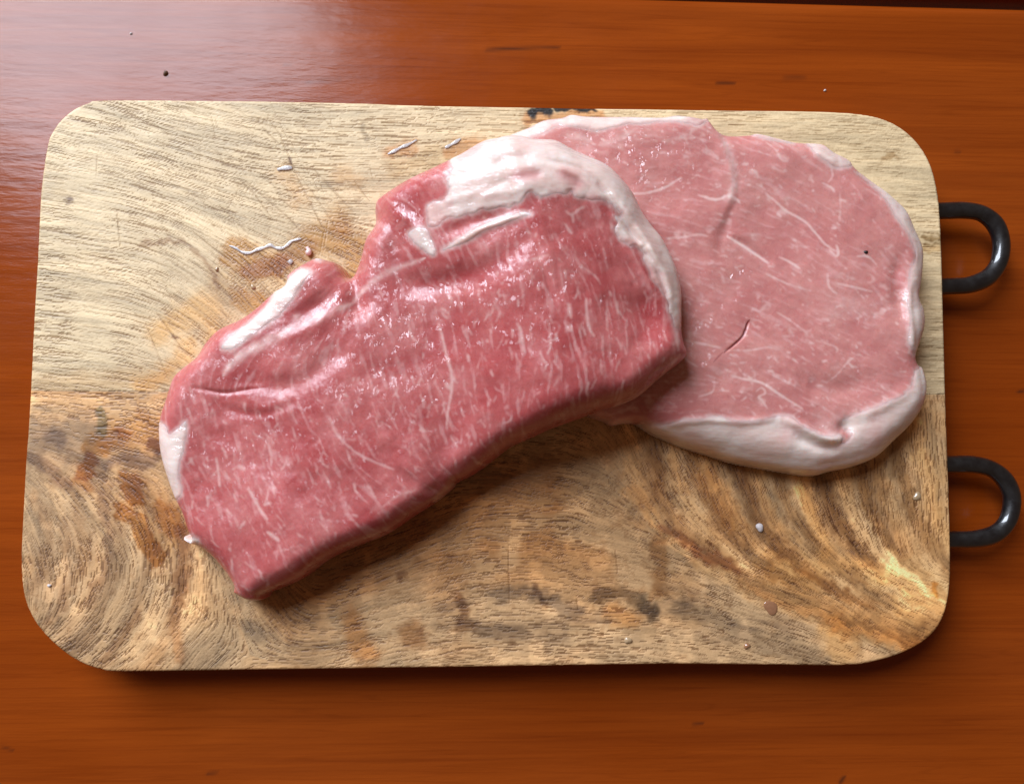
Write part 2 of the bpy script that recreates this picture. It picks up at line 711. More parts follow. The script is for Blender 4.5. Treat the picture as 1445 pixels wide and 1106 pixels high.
# figure: wide growth arcs
cl = norm01(fbm(BX, BY, 0.030, 4, 31))
pore_up = ss(0.35, 0.85, pore_c) * 0.80 + ss(0.4, 0.9, pore_a) * 0.55
pore_lo = ss(0.45, 0.9, pore_b) * 0.75 + ss(0.5, 0.95, pore_a) * 0.6 * (0.4 + cl)
PX, PY = px_of(BX, BY, 0.0)
right_up = ss(950, 1150, PX)
pore_up = pore_up * (1 - 0.45 * right_up) + 0.35 * right_up * ss(0.5, 0.9, pore_b)
dens = 0.40 + 0.75 * norm01(fbm(BX, BY, 0.016, 3, 77))
pore = np.clip(np.where(seam_side, pore_up, pore_lo) * dens, 0, 1)

up_base = np.array([0.80, 0.615, 0.355])
lo_base = np.array([0.62, 0.395, 0.195])
W = np.where(seam_side[..., None], up_base, lo_base)
shade = np.where(seam_side, 0.76 + 0.30 * bands + 0.26 * (fine - 0.5) + 0.16 * (bands2 - .5),
                 0.54 + 0.42 * bands2 + 0.34 * bands + 0.30 * (fine - 0.5))
W = W * shade[..., None]
hue = np.where(seam_side, 0.25, 0.55) * norm01(fbm(BX, BY, 0.022, 3, 5))
W = W * (1 - hue[..., None] * (1 - np.array([0.86, 0.80, 0.74])))
# pale flecks of curly grain in the lower plank
fl = ss(0.62, 0.95, norm01(fbm(BX * 1.0, BY, 0.009, 4, 91))) * ~seam_side
W = W * (1 + 0.32 * fl[..., None])

# damp golden brown patches, steak shade painted in mid-plank, and grey mineral streaks of the lower plank
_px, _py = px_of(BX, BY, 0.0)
mid_shade = np.exp(-(((_px - 700) / 260) ** 2 + ((_py - 740) / 95) ** 2))  # soft oval below steak A where its cast shade is painted in
damp = ss(0.50, 0.75, 0.55 * norm01(fbm(BX, BY, 0.020, 4, 401)) + 0.45 * bands2) * (0.35 + 0.65 * mid_shade) * ~seam_side
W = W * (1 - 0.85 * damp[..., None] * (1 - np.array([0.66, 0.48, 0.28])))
W = W * (1 - 0.65 * mid_shade[..., None] * ~seam_side[..., None] * (1 - np.array([0.78, 0.58, 0.36])))  # smooth brown darkening: shade of steak A put into the wood colour
gz = ss(805, 850, _py) * ss(925, 890, _py) * ss(560, 640, _px) * ss(1180, 1080, _px)
gstreak = ss(0.52, 0.80, 0.5 * norm01(fbm(BX / 2.2, BY, 0.009, 4, 411)) + 0.5 * bands) * gz * ~seam_side
W = W * (1 - 0.9 * gstreak[..., None] * (1 - np.array([0.42, 0.40, 0.42])))
spk = ss(0.72, 0.95, norm01(fbm(BX, BY, 0.0035, 3, 421))) * ~seam_side
W = W * (1 - 0.35 * spk[..., None] * (1 - np.array([0.55, 0.42, 0.30])))
# traced stains and one band of painted shade: (px polyline, radius px, rgb multiplier, strength, crisp)
WET = np.zeros(BX.shape)
wx = PX + 9 * fbm(BX, BY, 0.010, 3, 41) + 5 * fbm(BX, BY, 0.003, 2, 42)
wy = PY + 9 * fbm(BX, BY, 0.010, 3, 51) + 5 * fbm(BX, BY, 0.003, 2, 52)


def stain(pts, rad, mult, strength=1.0, crisp=0.4, wet=0.0, where=None):
    global W
    pts = np.asarray(pts, float).reshape(-1, 2)
    x0, y0 = pts.min(0) - rad * 2 - 16
    x1, y1 = pts.max(0) + rad * 2 + 16
    m = (PX > x0) & (PX < x1) & (PY > y0) & (PY < y1)
    if where is not None:
        m &= where
    if not m.any():
        return
    x, y = wx[m], wy[m]
    d2 = np.full(x.shape, 1e9)
    if len(pts) == 1:
        d2 = (x - pts[0, 0]) ** 2 + (y - pts[0, 1]) ** 2
    for a, b in zip(pts[:-1], pts[1:]):
        s, _ = seg_dist2(x, y, a, b)
        d2 = np.minimum(d2, s)
    dd = np.sqrt(d2) / rad
    mult = np.array(mult) ** 1.25
    v = strength * (1 - ss(crisp, 2 - crisp, dd))
    W[m] = W[m] * (1 - v[:, None] * (1 - np.array(mult)))
    WET[m] = np.maximum(WET[m], v * wet)


LO = ~seam_side
UPS = seam_side
# --- lower plank: growth figure, curved bands
for k in range(11):
    cx, cy, rad = -25.0, 765.0, 70 + 24 * k
    t_ = np.radians(np.linspace(-38, 62, 14))
    tone_ = (0.70, 0.60, 0.50) if k % 2 else (1.20, 1.16, 1.10)
    stain(np.stack([cx + rad * np.cos(t_), cy + rad * 1.05 * np.sin(t_)], 1), 7 + 3 * rng.random(), tone_, 0.58, 0.35, where=LO)
for k in range(15):
    o_ = 29.0 * k
    arc = np.array([(885 + o_, 600), (900 + o_, 680), (945 + o_ * 0.96, 755), (1040 + o_ * 0.88, 825), (1180 + o_ * 0.72, 885), (1330 + o_ * 0.5, 925)])
    tone_ = (0.66, 0.54, 0.40) if k % 2 else (1.22, 1.15, 1.02)
    stain(catmull(arc, 5, closed=False), 9 + 3 * rng.random(), tone_, 0.82, 0.45, where=LO)
stain([(60, 545), (150, 540), (225, 530)], 16, (0.88, 0.78, 0.66), 0.8, 0.1, where=UPS)
stain([(140, 565), (230, 562)], 10, (1.25, 1.22, 1.14), 0.8, 0.1, where=LO)
stain([(45, 572), (90, 575), (130, 572)], 20, (1.38, 1.34, 1.26), 0.9, 0.1, where=LO)
stain([(60, 600), (130, 590)], 12, (1.15, 1.08, 1.0), 0.7, 0.1, where=LO)
stain([(1310, 575), (1332, 600)], 16, (1.25, 1.22, 1.15), 0.8, 0.1, where=LO)
stain([(60, 625), (95, 625), (120, 620)], 34, (0.60, 0.60, 0.64), 0.9, 0.3, where=LO)
stain([(75, 620), (82, 622)], 12, (0.62, 0.60, 0.68), 0.8, where=LO)
stain([(40, 640), (60, 660), (95, 685)], 9, (0.60, 0.52, 0.50), 0.8, where=LO)
stain([(142, 590), (142, 606)], 10, (0.50, 0.56, 0.50), 0.9, 0.7, 0.3, where=LO)
stain([(130, 625), (148, 628)], 14, (0.85, 0.66, 0.34), 0.9, 0.7, 0.4, where=LO)
stain([(126, 645), (120, 668)], 12, (0.58, 0.36, 0.16), 0.95, 0.6, 0.4, where=LO)
stain([(128, 690), (108, 680)], 10, (0.66, 0.46, 0.26), 0.8, 0.4, 0.3, where=LO)
stain([(142, 652), (142, 672)], 13, (0.80, 0.82, 0.90), 0.8, 0.5, where=LO)
stain([(150, 655), (175, 652), (222, 645)], 9, (0.60, 0.55, 0.58), 0.85, 0.4, where=LO)
stain([(165, 610), (195, 605), (222, 610)], 26, (1.0, 0.76, 0.42), 0.8, 0.3, 0.4, where=LO)
stain([(168, 605), (178, 612)], 9, (0.62, 0.40, 0.18), 0.8, 0.4, 0.4, where=LO)
stain([(214, 626), (224, 634)], 8, (0.42, 0.24, 0.08), 0.9, 0.5, 0.4, where=LO)
stain([(184, 680), (195, 700)], 14, (0.66, 0.46, 0.22), 0.95, 0.75, 0.5, where=LO)
stain([(172, 716), (190, 735), (205, 765), (225, 795)], 12, (0.68, 0.48, 0.25), 0.95, 0.75, 0.5, where=LO)
stain([(235, 720), (245, 745)], 18, (0.70, 0.50, 0.27), 0.9, 0.6, 0.5, where=LO)
stain([(200, 700), (225, 720), (230, 760)], 26, (0.85, 0.68, 0.44), 0.6, 0.3, 0.3, where=LO)
stain([(144, 700), (152, 760), (146, 800), (130, 850)], 7, (0.66, 0.58, 0.54), 0.8, where=LO)
stain([(95, 740), (100, 800), (92, 850)], 8, (0.75, 0.70, 0.68), 0.6, where=LO)
stain([(60, 780), (75, 860), (110, 905)], 22, (0.80, 0.78, 0.78), 0.7, 0.2, where=LO)
stain([(255, 745), (256, 810), (250, 870), (252, 925)], 10, (0.70, 0.56, 0.44), 0.8, where=LO)
stain([(195, 870), (170, 905), (140, 935)], 6, (0.6, 0.5, 0.42), 0.6, where=LO)
stain([(225, 880), (205, 930)], 26, (1.22, 1.20, 1.16), 0.8, 0.1, where=LO)
stain([(300, 820), (290, 880)], 22, (1.2, 1.16, 1.08), 0.7, 0.1, where=LO)
stain([(350, 880), (365, 900)], 11, (0.62, 0.62, 0.64), 0.8, where=LO)
stain([(470, 930), (560, 915), (700, 925), (830, 930)], 14, (1.18, 1.14, 1.10), 0.8, 0.1, where=LO)
stain([(400, 850), (470, 820), (560, 760), (700, 700), (780, 680)], 34, (0.88, 0.72, 0.52), 0.8, 0.1, 0.3, where=LO)  # penumbra along the lower edge of steak A, painted as a tan band
stain([(495, 870), (505, 900), (520, 920)], 16, (0.80, 0.58, 0.34), 0.8, 0.3, where=LO)
stain([(563, 815)], 7, (0.45, 0.33, 0.24), 0.8, 0.4, where=LO)
stain([(600, 830), (640, 845)], 20, (1.12, 1.05, 0.98), 0.6, 0.1, where=LO)
stain([(575, 890), (585, 905)], 14, (0.62, 0.46, 0.30), 0.8, where=LO)
stain([(648, 850), (652, 885), (668, 885)], 8, (0.46, 0.36, 0.28), 0.85, where=LO)
stain([(700, 838), (740, 832), (780, 850), (820, 862)], 10, (0.50, 0.50, 0.54), 0.9, 0.4, where=LO)
stain([(610, 885), (640, 880), (800, 885)], 8, (0.66, 0.64, 0.64), 0.6, where=LO)
stain([(758, 830), (768, 855)], 6, (0.42, 0.34, 0.30), 0.8, where=LO)
stain([(845, 840), (880, 836), (905, 845), (925, 868)], 9, (0.46, 0.42, 0.38), 0.9, 0.5, where=LO)
stain([(865, 868), (895, 872)], 13, (0.95, 0.78, 0.56), 0.8, 0.4, where=LO)
stain([(912, 845), (928, 870)], 9, (0.58, 0.62, 0.68), 0.85, where=LO)
stain([(930, 765), (928, 800), (935, 835)], 11, (0.62, 0.48, 0.32), 0.85, 0.2, where=LO)
stain([(960, 858), (1000, 868), (1030, 885), (1070, 905), (1120, 918), (1160, 932)], 13, (0.60, 0.60, 0.62), 0.9, 0.3, where=LO)
stain([(935, 768), (960, 765), (1000, 785), (1050, 815), (1100, 850), (1180, 880), (1280, 915)], 5, (1.28, 1.22, 1.16), 0.9, where=LO)
stain([(935, 740), (960, 757), (990, 780), (1040, 808)], 7, (0.58, 0.44, 0.38), 0.9, where=LO)
stain([(885, 690), (910, 730), (935, 750)], 5, (1.2, 1.1, 0.95), 0.7, where=LO)
stain([(990, 640), (1005, 700), (1030, 745)], 9, (1.22, 1.16, 1.02), 0.75, where=LO)
stain([(1005, 670), (1025, 720), (1060, 765)], 16, (0.70, 0.56, 0.40), 0.75, where=LO)
stain([(1040, 650), (1075, 720), (1110, 775)], 20, (0.72, 0.56, 0.38), 0.7, 0.2, where=LO)
stain([(1130, 690), (1145, 730), (1165, 775)], 9, (1.24, 1.18, 1.0), 0.75, where=LO)
stain([(1150, 690), (1180, 740), (1215, 790)], 20, (0.74, 0.62, 0.50), 0.8, 0.2, where=LO)
stain([(1215, 660), (1225, 720), (1260, 775)], 6, (1.18, 1.12, 1.0), 0.7, where=LO)
stain([(1235, 660), (1245, 720), (1275, 770)], 14, (0.72, 0.62, 0.52), 0.75, 0.2, where=LO)
stain([(1310, 640), (1318, 700), (1325, 760)], 18, (1.14, 1.08, 0.95), 0.6, 0.2, where=LO)
stain([(1262, 805), (1290, 820), (1318, 838), (1290, 850)], 26, (1.65, 1.72, 1.70), 0.95, 0.4, where=LO)
stain([(1165, 790), (1210, 800), (1240, 812)], 12, (1.28, 1.24, 1.10), 0.8, 0.2, where=LO)
stain([(1100, 800), (1140, 815)], 24, (1.08, 0.98, 0.74), 0.6, 0.2, where=LO)
stain([(1180, 890), (1190, 915)], 22, (0.98, 0.84, 0.60), 0.7, 0.4, where=LO)
stain([(1130, 810), (1170, 830), (1230, 850)], 9, (0.66, 0.52, 0.38), 0.7, where=LO)
stain([(1322, 818), (1320, 838)], 4, (0.8, 0.55, 0.2), 0.8, 0.5, where=LO)
# --- upper plank
stain([(330, 355), (360, 365), (390, 372), (345, 370)], 19, (0.74, 0.54, 0.27), 0.95, 0.6, 0.8, where=UPS)
stain([(355, 380), (400, 365)], 16, (0.74, 0.55, 0.28), 0.9, 0.6, 0.8, where=UPS)
stain([(338, 420), (352, 435), (362, 425)], 16, (0.74, 0.55, 0.28), 0.95, 0.65, 0.7, where=UPS)
stain([(330, 395), (365, 405), (395, 390)], 24, (0.84, 0.74, 0.60), 0.8, 0.3, 0.5, where=UPS)
stain([(430, 345), (470, 335), (505, 350), (500, 385)], 24, (0.74, 0.55, 0.28), 0.95, 0.4, 0.9, where=UPS)
stain([(405, 365), (432, 352), (425, 375)], 14, (0.82, 0.68, 0.50), 0.8, 0.4, 0.8, where=UPS)
stain([(475, 300), (480, 320)], 16, (0.86, 0.68, 0.44), 0.7, 0.2, 0.5, where=UPS)
stain([(225, 470), (255, 450), (285, 430), (300, 470)], 20, (1.0, 0.80, 0.52), 0.85, 0.3, 0.3, where=UPS)
stain([(265, 490), (240, 520), (200, 545)], 12, (1.0, 0.80, 0.52), 0.8, 0.3, 0.2, where=UPS)
stain([(400, 248), (415, 262), (420, 285)], 12, (0.95, 0.76, 0.54), 0.6, 0.2, 0.3, where=UPS)
stain([(480, 250), (505, 255)], 13, (0.92, 0.72, 0.48), 0.6, 0.2, 0.3, where=UPS)
stain([(555, 218), (580, 207)], 9, (0.88, 0.62, 0.40), 0.8, 0.4, 0.6, where=UPS)
stain([(640, 212), (668, 200), (680, 208)], 10, (0.84, 0.58, 0.36), 0.8, 0.4, 0.6, where=UPS)
stain([(560, 240), (600, 225), (640, 215), (610, 235)], 15, (0.84, 0.76, 0.62), 0.7, 0.2, where=UPS)
stain([(195, 342), (240, 338), (275, 352), (300, 378), (308, 408)], 4, (0.62, 0.50, 0.40), 0.75, where=UPS)
stain([(300, 385), (312, 420), (325, 450)], 12, (0.80, 0.70, 0.58), 0.7, 0.2, where=UPS)
stain([(751, 160), (775, 159)], 8, (0.045, 0.045, 0.055), 1.0, 0.6, where=UPS)
stain([(790, 156), (835, 156)], 5, (0.06, 0.06, 0.065), 1.0, 0.5, where=UPS)
stain([(745, 168), (790, 170), (845, 160)], 8, (0.85, 0.55, 0.32), 0.8, where=UPS)
stain([(1302, 334), (1332, 336)], 2.6, (0.50, 0.42, 0.30), 0.9, where=UPS)
stain([(1305, 343), (1332, 341)], 2.2, (0.50, 0.42, 0.30), 0.8, where=UPS)
stain([(1305, 350), (1332, 347)], 4, (0.75, 0.65, 0.5), 0.7, where=UPS)
stain([(1252, 224), (1262, 226)], 4, (0.62, 0.50, 0.36), 0.7, where=UPS)
stain([(95, 285)], 4.5, (0.35, 0.25, 0.16), 0.9, where=UPS)
stain([(252, 482)], 3, (0.4, 0.25, 0.12), 0.9, where=UPS)
stain([(516, 180), (520, 195)], 4, (0.6, 0.56, 0.5), 0.7, where=UPS)
stain([(405, 228), (410, 234)], 3, (0.35, 0.25, 0.2), 0.9, where=UPS)
stain([(42, 557), (1336, 562)], 3.5, (0.84, 0.74, 0.62), 0.5, 0.2)

# knife scratches
SCR = np.zeros(BX.shape)
for pts in [[(395, 190), (420, 250), (455, 320), (475, 335)], [(405, 225), (440, 270), (480, 330)],
            [(345, 255), (410, 310), (440, 345)], [(335, 250), (360, 275), (385, 310)], [(270, 325), (300, 350), (325, 368)],
            [(395, 278), (412, 295)], [(440, 235), (470, 270), (500, 300)], [(455, 250), (490, 290)],
            [(500, 255), (522, 285)], [(220, 440), (262, 500)], [(310, 290), (350, 330), (400, 345)],
            [(165, 300), (170, 350)], [(205, 455), (235, 530)], [(370, 180), (395, 205)],
            [(272, 850), (300, 880)], [(265, 910), (310, 870)], [(717, 760), (719, 850)], [(813, 840), (816, 860)],
            [(905, 790), (920, 800)], [(868, 775), (872, 810)], [(1172, 872), (1168, 880)]]:
    stroke(GB, SCR, unproj(pts, 0.0), 0.00028, 0.00028, 0.9)
for _ in range(230):
    c = np.array([rng.normal(400, 95), rng.normal(290, 70)])
    a = math.radians(rng.normal(50, 11) if rng.random() < 0.85 else rng.uniform(70, 130))
    L = rng.uniform(8, 48)
    dv = np.array([math.cos(a), math.sin(a)]) * L / 2
    stroke(GB, SCR, unproj([c - dv, c + dv * 0.1 + rng.normal(0, .8, 2), c + dv], 0.0), 0.0002, 0.00022, rng.uniform(0.15, 0.65))
for _ in range(120):
    c = np.array([rng.uniform(60, 1320), rng.uniform(165, 925)])
    a = math.radians(rng.uniform(0, 180))
    L = rng.uniform(8, 40)
    dv = np.array([math.cos(a), math.sin(a)]) * L / 2
    stroke(GB, SCR, unproj([c - dv, c + dv], 0.0), 0.0002, 0.0002, rng.uniform(0.1, 0.4))
SCR *= (0.55 + 0.45 * norm01(fbm(BX, BY, 0.003, 2, 8)))

pore_col = np.where(seam_side[..., None], np.array([0.36, 0.25, 0.14]), np.array([0.30, 0.21, 0.14]))
W = W * (1 - 0.95 * pore[..., None] * (1 - pore_col))
W = W * (1 - 0.75 * SCR[..., None] * (1 - np.array([0.40, 0.28, 0.18])))
W = np.clip(W, 0.004, 0.9)

BD = grid_sdf(GB, BOARD[::2])
rr = 0.0011
de = np.clip(BD, 0, rr)
BZ = -(rr - np.sqrt(np.maximum(rr * rr - (rr - de) ** 2, 0)))
BZ = BZ - 0.00012 * pore - 0.00018 * SCR + 0.00025 * fbm(BX, BY, 0.04, 2, 3)
BOARD_T = 0.0165

board = empty('cutting_board', (0, 0, 0))
tag(board, 'rounded two-plank mango wood cutting board with two black iron handles', 'cutting board')
for side in (1, -1):
    poly = clip_half(BOARD, SEAM[0], SEAM[1], side, 0.00007)
    ins = (BD > 0) & (seam_side if side > 0 else ~seam_side)
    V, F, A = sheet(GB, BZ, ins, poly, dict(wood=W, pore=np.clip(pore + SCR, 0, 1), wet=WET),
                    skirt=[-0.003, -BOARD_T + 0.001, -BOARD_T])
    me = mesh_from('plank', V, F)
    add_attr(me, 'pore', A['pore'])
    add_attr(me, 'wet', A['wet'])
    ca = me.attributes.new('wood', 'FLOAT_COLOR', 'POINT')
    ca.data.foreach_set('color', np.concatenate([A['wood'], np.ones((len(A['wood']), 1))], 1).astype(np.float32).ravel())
    o = link('plank', me, M_BOARD, board)
    o['label'] = ('pale straight grained plank with knife scratches' if side > 0
                  else 'browner swirling grained plank with grey streaks')


def foot_material():
    t = NT('dark_rubber')
    return t.set(Base_Color=t.mix(t.noise(300), (0.02, 0.018, 0.016), (0.035, 0.03, 0.026)), Roughness=0.7)


M_FOOT = foot_material()
for fx, fy in ((-0.165, 0.09), (0.165, 0.09), (-0.165, -0.09), (0.165, -0.09)):
    pts = np.array([(fx, fy, -BOARD_T), (fx, fy, -BOARD_T - 0.001), (fx, fy, TABLE_Z + 0.0006), (fx, fy, TABLE_Z)])
    ring = []
    n = 24
    V = []
    for (x, y, z), r in zip(pts, (0.0075, 0.008, 0.0078, 0.007)):
        V += [(x + r * math.cos(2 * math.pi * k / n), y + r * math.sin(2 * math.pi * k / n), z) for k in range(n)]
    F = [(i * n + k, (i + 1) * n + k, (i + 1) * n + (k + 1) % n, i * n + (k + 1) % n) for i in range(3) for k in range(n)]
    F += [tuple(range(n)), tuple(range(4 * n - 1, 3 * n - 1, -1))]
    me = bpy.data.meshes.new('foot')
    me.from_pydata(V, [], F)
    link('foot', me, M_FOOT, board)


def iron_material():
    t = NT('black_forged_iron')
    n1 = t.noise(260, 4, 0.6)
    c = t.mix(t.ramp(n1, 0.35, 0.7), (0.005, 0.005, 0.006), (0.011, 0.011, 0.011))
    nrm = t.bump(t.noise(90, 2, 0.5), 0.15, 0.0010)
    nrm = t.bump(t.noise(900, 3, 0.6), 0.2, 0.0002, nrm)
    return t.set(Base_Color=c, Roughness=t.ramp(n1, 0.3, 0.7, 0.30, 0.48), Normal=nrm, Metallic=0.1, Coat_Weight=1.0, Coat_Roughness=0.07)


M_IRON = iron_material()
for path in ([(1296, 298), (1330, 297.5), (1360, 297), (1384, 301), (1402, 314), (1411, 332), (1413, 352), (1408, 374), (1393, 392),
              (1368, 402), (1340, 404), (1296, 405)],
             [(1306, 655), (1340, 655), (1372, 655), (1398, 661), (1417, 676), (1427, 697), (1427, 718), (1420, 738), (1404, 753),
              (1378, 760), (1345, 761), (1306, 761)]):
    P = unproj(path, -0.0085)
    P = catmull(P, 8, closed=False)
    P3 = np.concatenate([P, np.full((len(P), 1), -0.0085)], 1)
    k = np.arange(len(P3))
    rad = 0.0039 * (1 + 0.02 * np.sin(k * 0.21) + 0.015 * np.sin(k * 0.37 + 2))
    me = tube(P3, rad, 24, 0.88)
    link('handle', me, M_IRON, board)


# ================================================================== MEAT
def lean_material(name, dark, light, deep, vein):
    t = NT(name)
    big = t.noise(45, 3, 0.6)
    mid = t.noise(170, 4, 0.6)
    c = t.mix(t.ramp(big, 0.35, 0.68), dark, light)
    c = t.mix(t.ramp(mid, 0.45, 0.75, 0, 0.20), c, deep)
    c = t.mix(t.ramp(t.noise(70, 3, 0.6), 0.48, 0.75, 0, 0.35), c, (0.68, 0.32, 0.28))
    c = t.mix(t.ramp(t.noise(560, 4, 0.75), 0.46, 0.70, 0, 0.26), c, deep)
    tone = t.attr('tone')
    c = t.mix(t.ramp(tone, 0, 1, 0, 0.85), c, deep)
    c = t.mix(t.ramp(t.attr('pale'), 0, 1, 0, 0.9), c, (0.80, 0.56, 0.50))
    fib = t.attr('fibre')
    c = t.mix(t.ramp(fib, 0.62, 1.0, 0, 0.26), c, (0.78, 0.50, 0.46))
    c = t.mix(t.ramp(fib, 0.4, 0.0, 0, 0.16), c, deep)
    c = t.mix(t.ramp(t.attr('vein'), 0.05, 0.85, 0, vein), c, (0.80, 0.57, 0.51))
    c = t.mix(t.attr('slit'), c, (0.20, 0.006, 0.010))
    fine = t.noise(620, 4, 0.65)
    wetn = t.noise(330, 3, 0.6)
    nrm = t.bump(mid, 0.16, 0.0012)
    nrm = t.bump(wetn, 0.12, 0.0008, nrm)
    nrm = t.bump(fine, 0.12, 0.0005, nrm)
    nrm = t.bump(fib, 0.15, 0.0005, nrm)
    r = t.ramp(t.noise(120, 3), 0.3, 0.7, 0.22, 0.40)
    cn = t.bump(t.noise(1.0, 1.2, 0.5, stretch=((230, 150, 180), 0.0)), 0.9, 0.0030)
    cn = t.bump(t.noise(70, 1), 0.4, 0.0030, cn)
    cn = t.bump(t.noise(1.0, 1, 0.5, stretch=((640, 400, 500), 0.0)), 0.7, 0.0011, cn)
    cn = t.bump(fib, 0.25, 0.0006, cn)
    cw = t.math('MULTIPLY', t.ramp(t.noise(80, 3), 0.40, 0.60, 0.25, 1.0), t.attr('wet'))
    return t.set(Base_Color=c, Roughness=r, Normal=nrm, Coat_Weight=cw, Coat_Roughness=0.045, Coat_Normal=cn, IOR=1.42,
                 Subsurface_Weight=0.45, Subsurface_Radius=(1.0, 0.22, 0.14), Subsurface_Scale=0.0060)


def fat_material():
    t = NT('wet_pork_fat')
    a = t.noise(60, 4, 0.6)
    b = t.noise(220, 4, 0.65)
    c = t.mix(t.ramp(a, 0.35, 0.7), (0.80, 0.67, 0.59), (0.74, 0.52, 0.44))
    c = t.mix(t.ramp(b, 0.5, 0.8, 0, 0.35), c, (0.85, 0.77, 0.72))
    c = t.mix(t.ramp(t.noise(1.0, 3, 0.6, stretch=((60, 200, 90), 0.5)), 0.55, 0.8, 0, 0.45), c, (0.68, 0.38, 0.34))
    c = t.mix(t.ramp(t.attr('tone'), 0, 1, 0, 0.75), c, (0.58, 0.23, 0.21))
    nrm = t.bump(b, 0.08, 0.0010)
    nrm = t.bump(t.noise(1.0, 3, 0.6, stretch=((45, 120, 60), 0.5)), 0.30, 0.0022, nrm)
    nrm = t.bump(t.noise(700, 3), 0.08, 0.0004, nrm)
    cn = t.bump(t.noise(1.0, 2, 0.55, stretch=((130, 420, 200), 0.45)), 0.7, 0.0018)
    return t.set(Base_Color=c, Roughness=t.ramp(a, 0.3, 0.7, 0.34, 0.50), Normal=nrm, Coat_Weight=0.55, Coat_Roughness=0.08, Coat_Normal=cn, IOR=1.44,
                 Subsurface_Weight=0.55, Subsurface_Radius=(1.0, 0.60, 0.45), Subsurface_Scale=0.005)


M_LEAN_A = lean_material('raw_pork_red', (0.43, 0.088, 0.084), (0.55, 0.170, 0.155), (0.29, 0.027, 0.031), 0.52)
M_LEAN_B = lean_material('raw_pork_pink', (0.53, 0.200, 0.178), (0.62, 0.285, 0.245), (0.43, 0.115, 0.105), 0.84)
M_FAT = fat_material()

B_PX = [(682, 224, 9), (695, 204, 9), (712, 192, 9), (740, 181, 9), (765, 169, 9), (790, 166, 9), (805, 161, 9), (830, 164, 9), (892, 165, 9),
        (929, 166, 9), (950, 162.5, 9), (974, 166, 9), (987, 167.5, 9), (999, 164, 10), (1005, 171, 10), (1014, 186, 9), (1029, 190, 9),
        (1055, 188.7, 9), (1067, 187, 9), (1095, 193.7, 9), (1117, 198.7, 9), (1135, 200, 9), (1160, 202.5, 9), (1175, 213.6, 9),
        (1197, 225, 9), (1207, 237, 9), (1229.5, 255, 9), (1252, 272, 9), (1277, 295, 9), (1289.5, 320, 9), (1302, 349.6, 9),
        (1303, 375, 9), (1300.6, 400, 9), (1297, 422, 9), (1303, 436, 9), (1305, 460, 9), (1300, 481, 9), (1294, 499, 9), (1294, 510, 9),
        (1302, 517.7, 9), (1305, 539, 8), (1295, 562.6, 6), (1287, 583.7, 5), (1271.6, 605, 4), (1250.5, 626, 4), (1229, 646, 4),
        (1197.7, 659, 4), (1166, 665.6, 4), (1145, 671, 4), (1118, 668, 4), (1071, 660, 4), (1031, 652, 4), (1000, 642, 4), (960, 629, 4),
        (920, 612, 3), (900, 600, 2), (880, 598, 1), (862, 601, 1), (850, 595, 1), (822, 585, 1), (790, 560, 4), (765, 500, 4), (740, 420, 4), (705, 330, 4), (685, 265, 6)]
A_PX = [(222.5, 589.5, 8), (232, 559.6, 8), (241, 532, 8), (253.6, 518, 8), (275, 501, 8), (287, 482, 8), (307, 462, 8), (340, 447, 8), (362, 432, 8),
        (385, 412, 8), (402, 402, 8), (402.6, 392, 8), (412, 382, 8), (434.5, 368.7, 8), (449.5, 363, 8), (464.5, 366, 8), (482, 375, 6),
        (494, 388, 4), (500.6, 397, 3), (506, 384, 5), (509, 362, 7), (512, 345, 8), (516, 333, 9), (527, 316, 9), (526, 291.5, 10), (532, 279, 10),
        (559, 264, 10), (582, 255, 10), (609, 248, 10), (632, 239.5, 11), (652.6, 232, 12), (679.6, 222, 15), (705, 212, 20), (730, 209, 22), (750, 211, 24),
        (780, 211, 25), (800, 220, 25), (815, 227, 25), (850, 242, 25), (869.6, 257, 25), (889.6, 280, 25), (902, 304.7, 25), (914.5, 322, 25),
        (929.5, 339.6, 25), (942, 362, 25), (949.5, 379.5, 25), (955, 402, 24), (958.4, 420, 24), (957.6, 460, 23), (959.6, 485, 22), (963, 502, 21),
        (956, 513.5, 20), (934.7, 529.7, 20), (919.7, 542, 20), (894.8, 563, 20), (867, 574.6, 20), (847, 579.6, 19), (817, 591, 14), (780, 604.5, 11),
        (747, 619.6, 9), (719.7, 632, 7), (697, 649.5, 6), (670, 669.5, 5), (645, 682, 4), (639, 690, 4), (614, 710.5, 3), (588, 726.5, 2), (550, 752, 2), (502, 771, 2),
        (464, 790, 2), (435.6, 812, 2), (400, 828, 2), (384.7, 834, 3), (378, 842.7, 3), (359, 843.6, 3), (337, 831.5, 3), (335, 819, 4),
        (311.4, 790, 5), (290, 772, 5), (277, 767, 4), (265, 760, 4), (265, 754, 4), (276, 758, 5), (270, 748, 6), (257, 726.5, 7), (243, 701, 8), (227, 653, 8), (222, 621, 8)]


def world_outline(pxz, sub=4):
    a = np.array(pxz, float)
    a[:, 2] *= np.where((a[:, 2] >= 7) & (a[:, 2] <= 12), 1.45, 1.0)
    return catmull(unproj(a[:, :2], a[:, 2] / 1000.0), sub)


STEP = 0.00036


def on_surface(G, Zf, px):
    px = np.atleast_2d(np.asarray(px, float))
    z = np.full(len(px), 0.02)
    for _ in range(14):
        P = unproj(px, z)
        z = 0.5 * z + 0.5 * sample(G, Zf, P)
    return unproj(px, z)


def profile(d, R, p=2.4):
    u = 1 - np.clip(d / R, 0, 1)
    return (1 - u ** p) ** (1 / p)


def body(D, R, T, p=2.4):
    h = T * profile(D, R, p)
    hb = blur(np.where(D > 0, h, 0.0), 9)
    k = ss(0.0010, 0.0075, D)
    return h * (1 - k) + hb * k


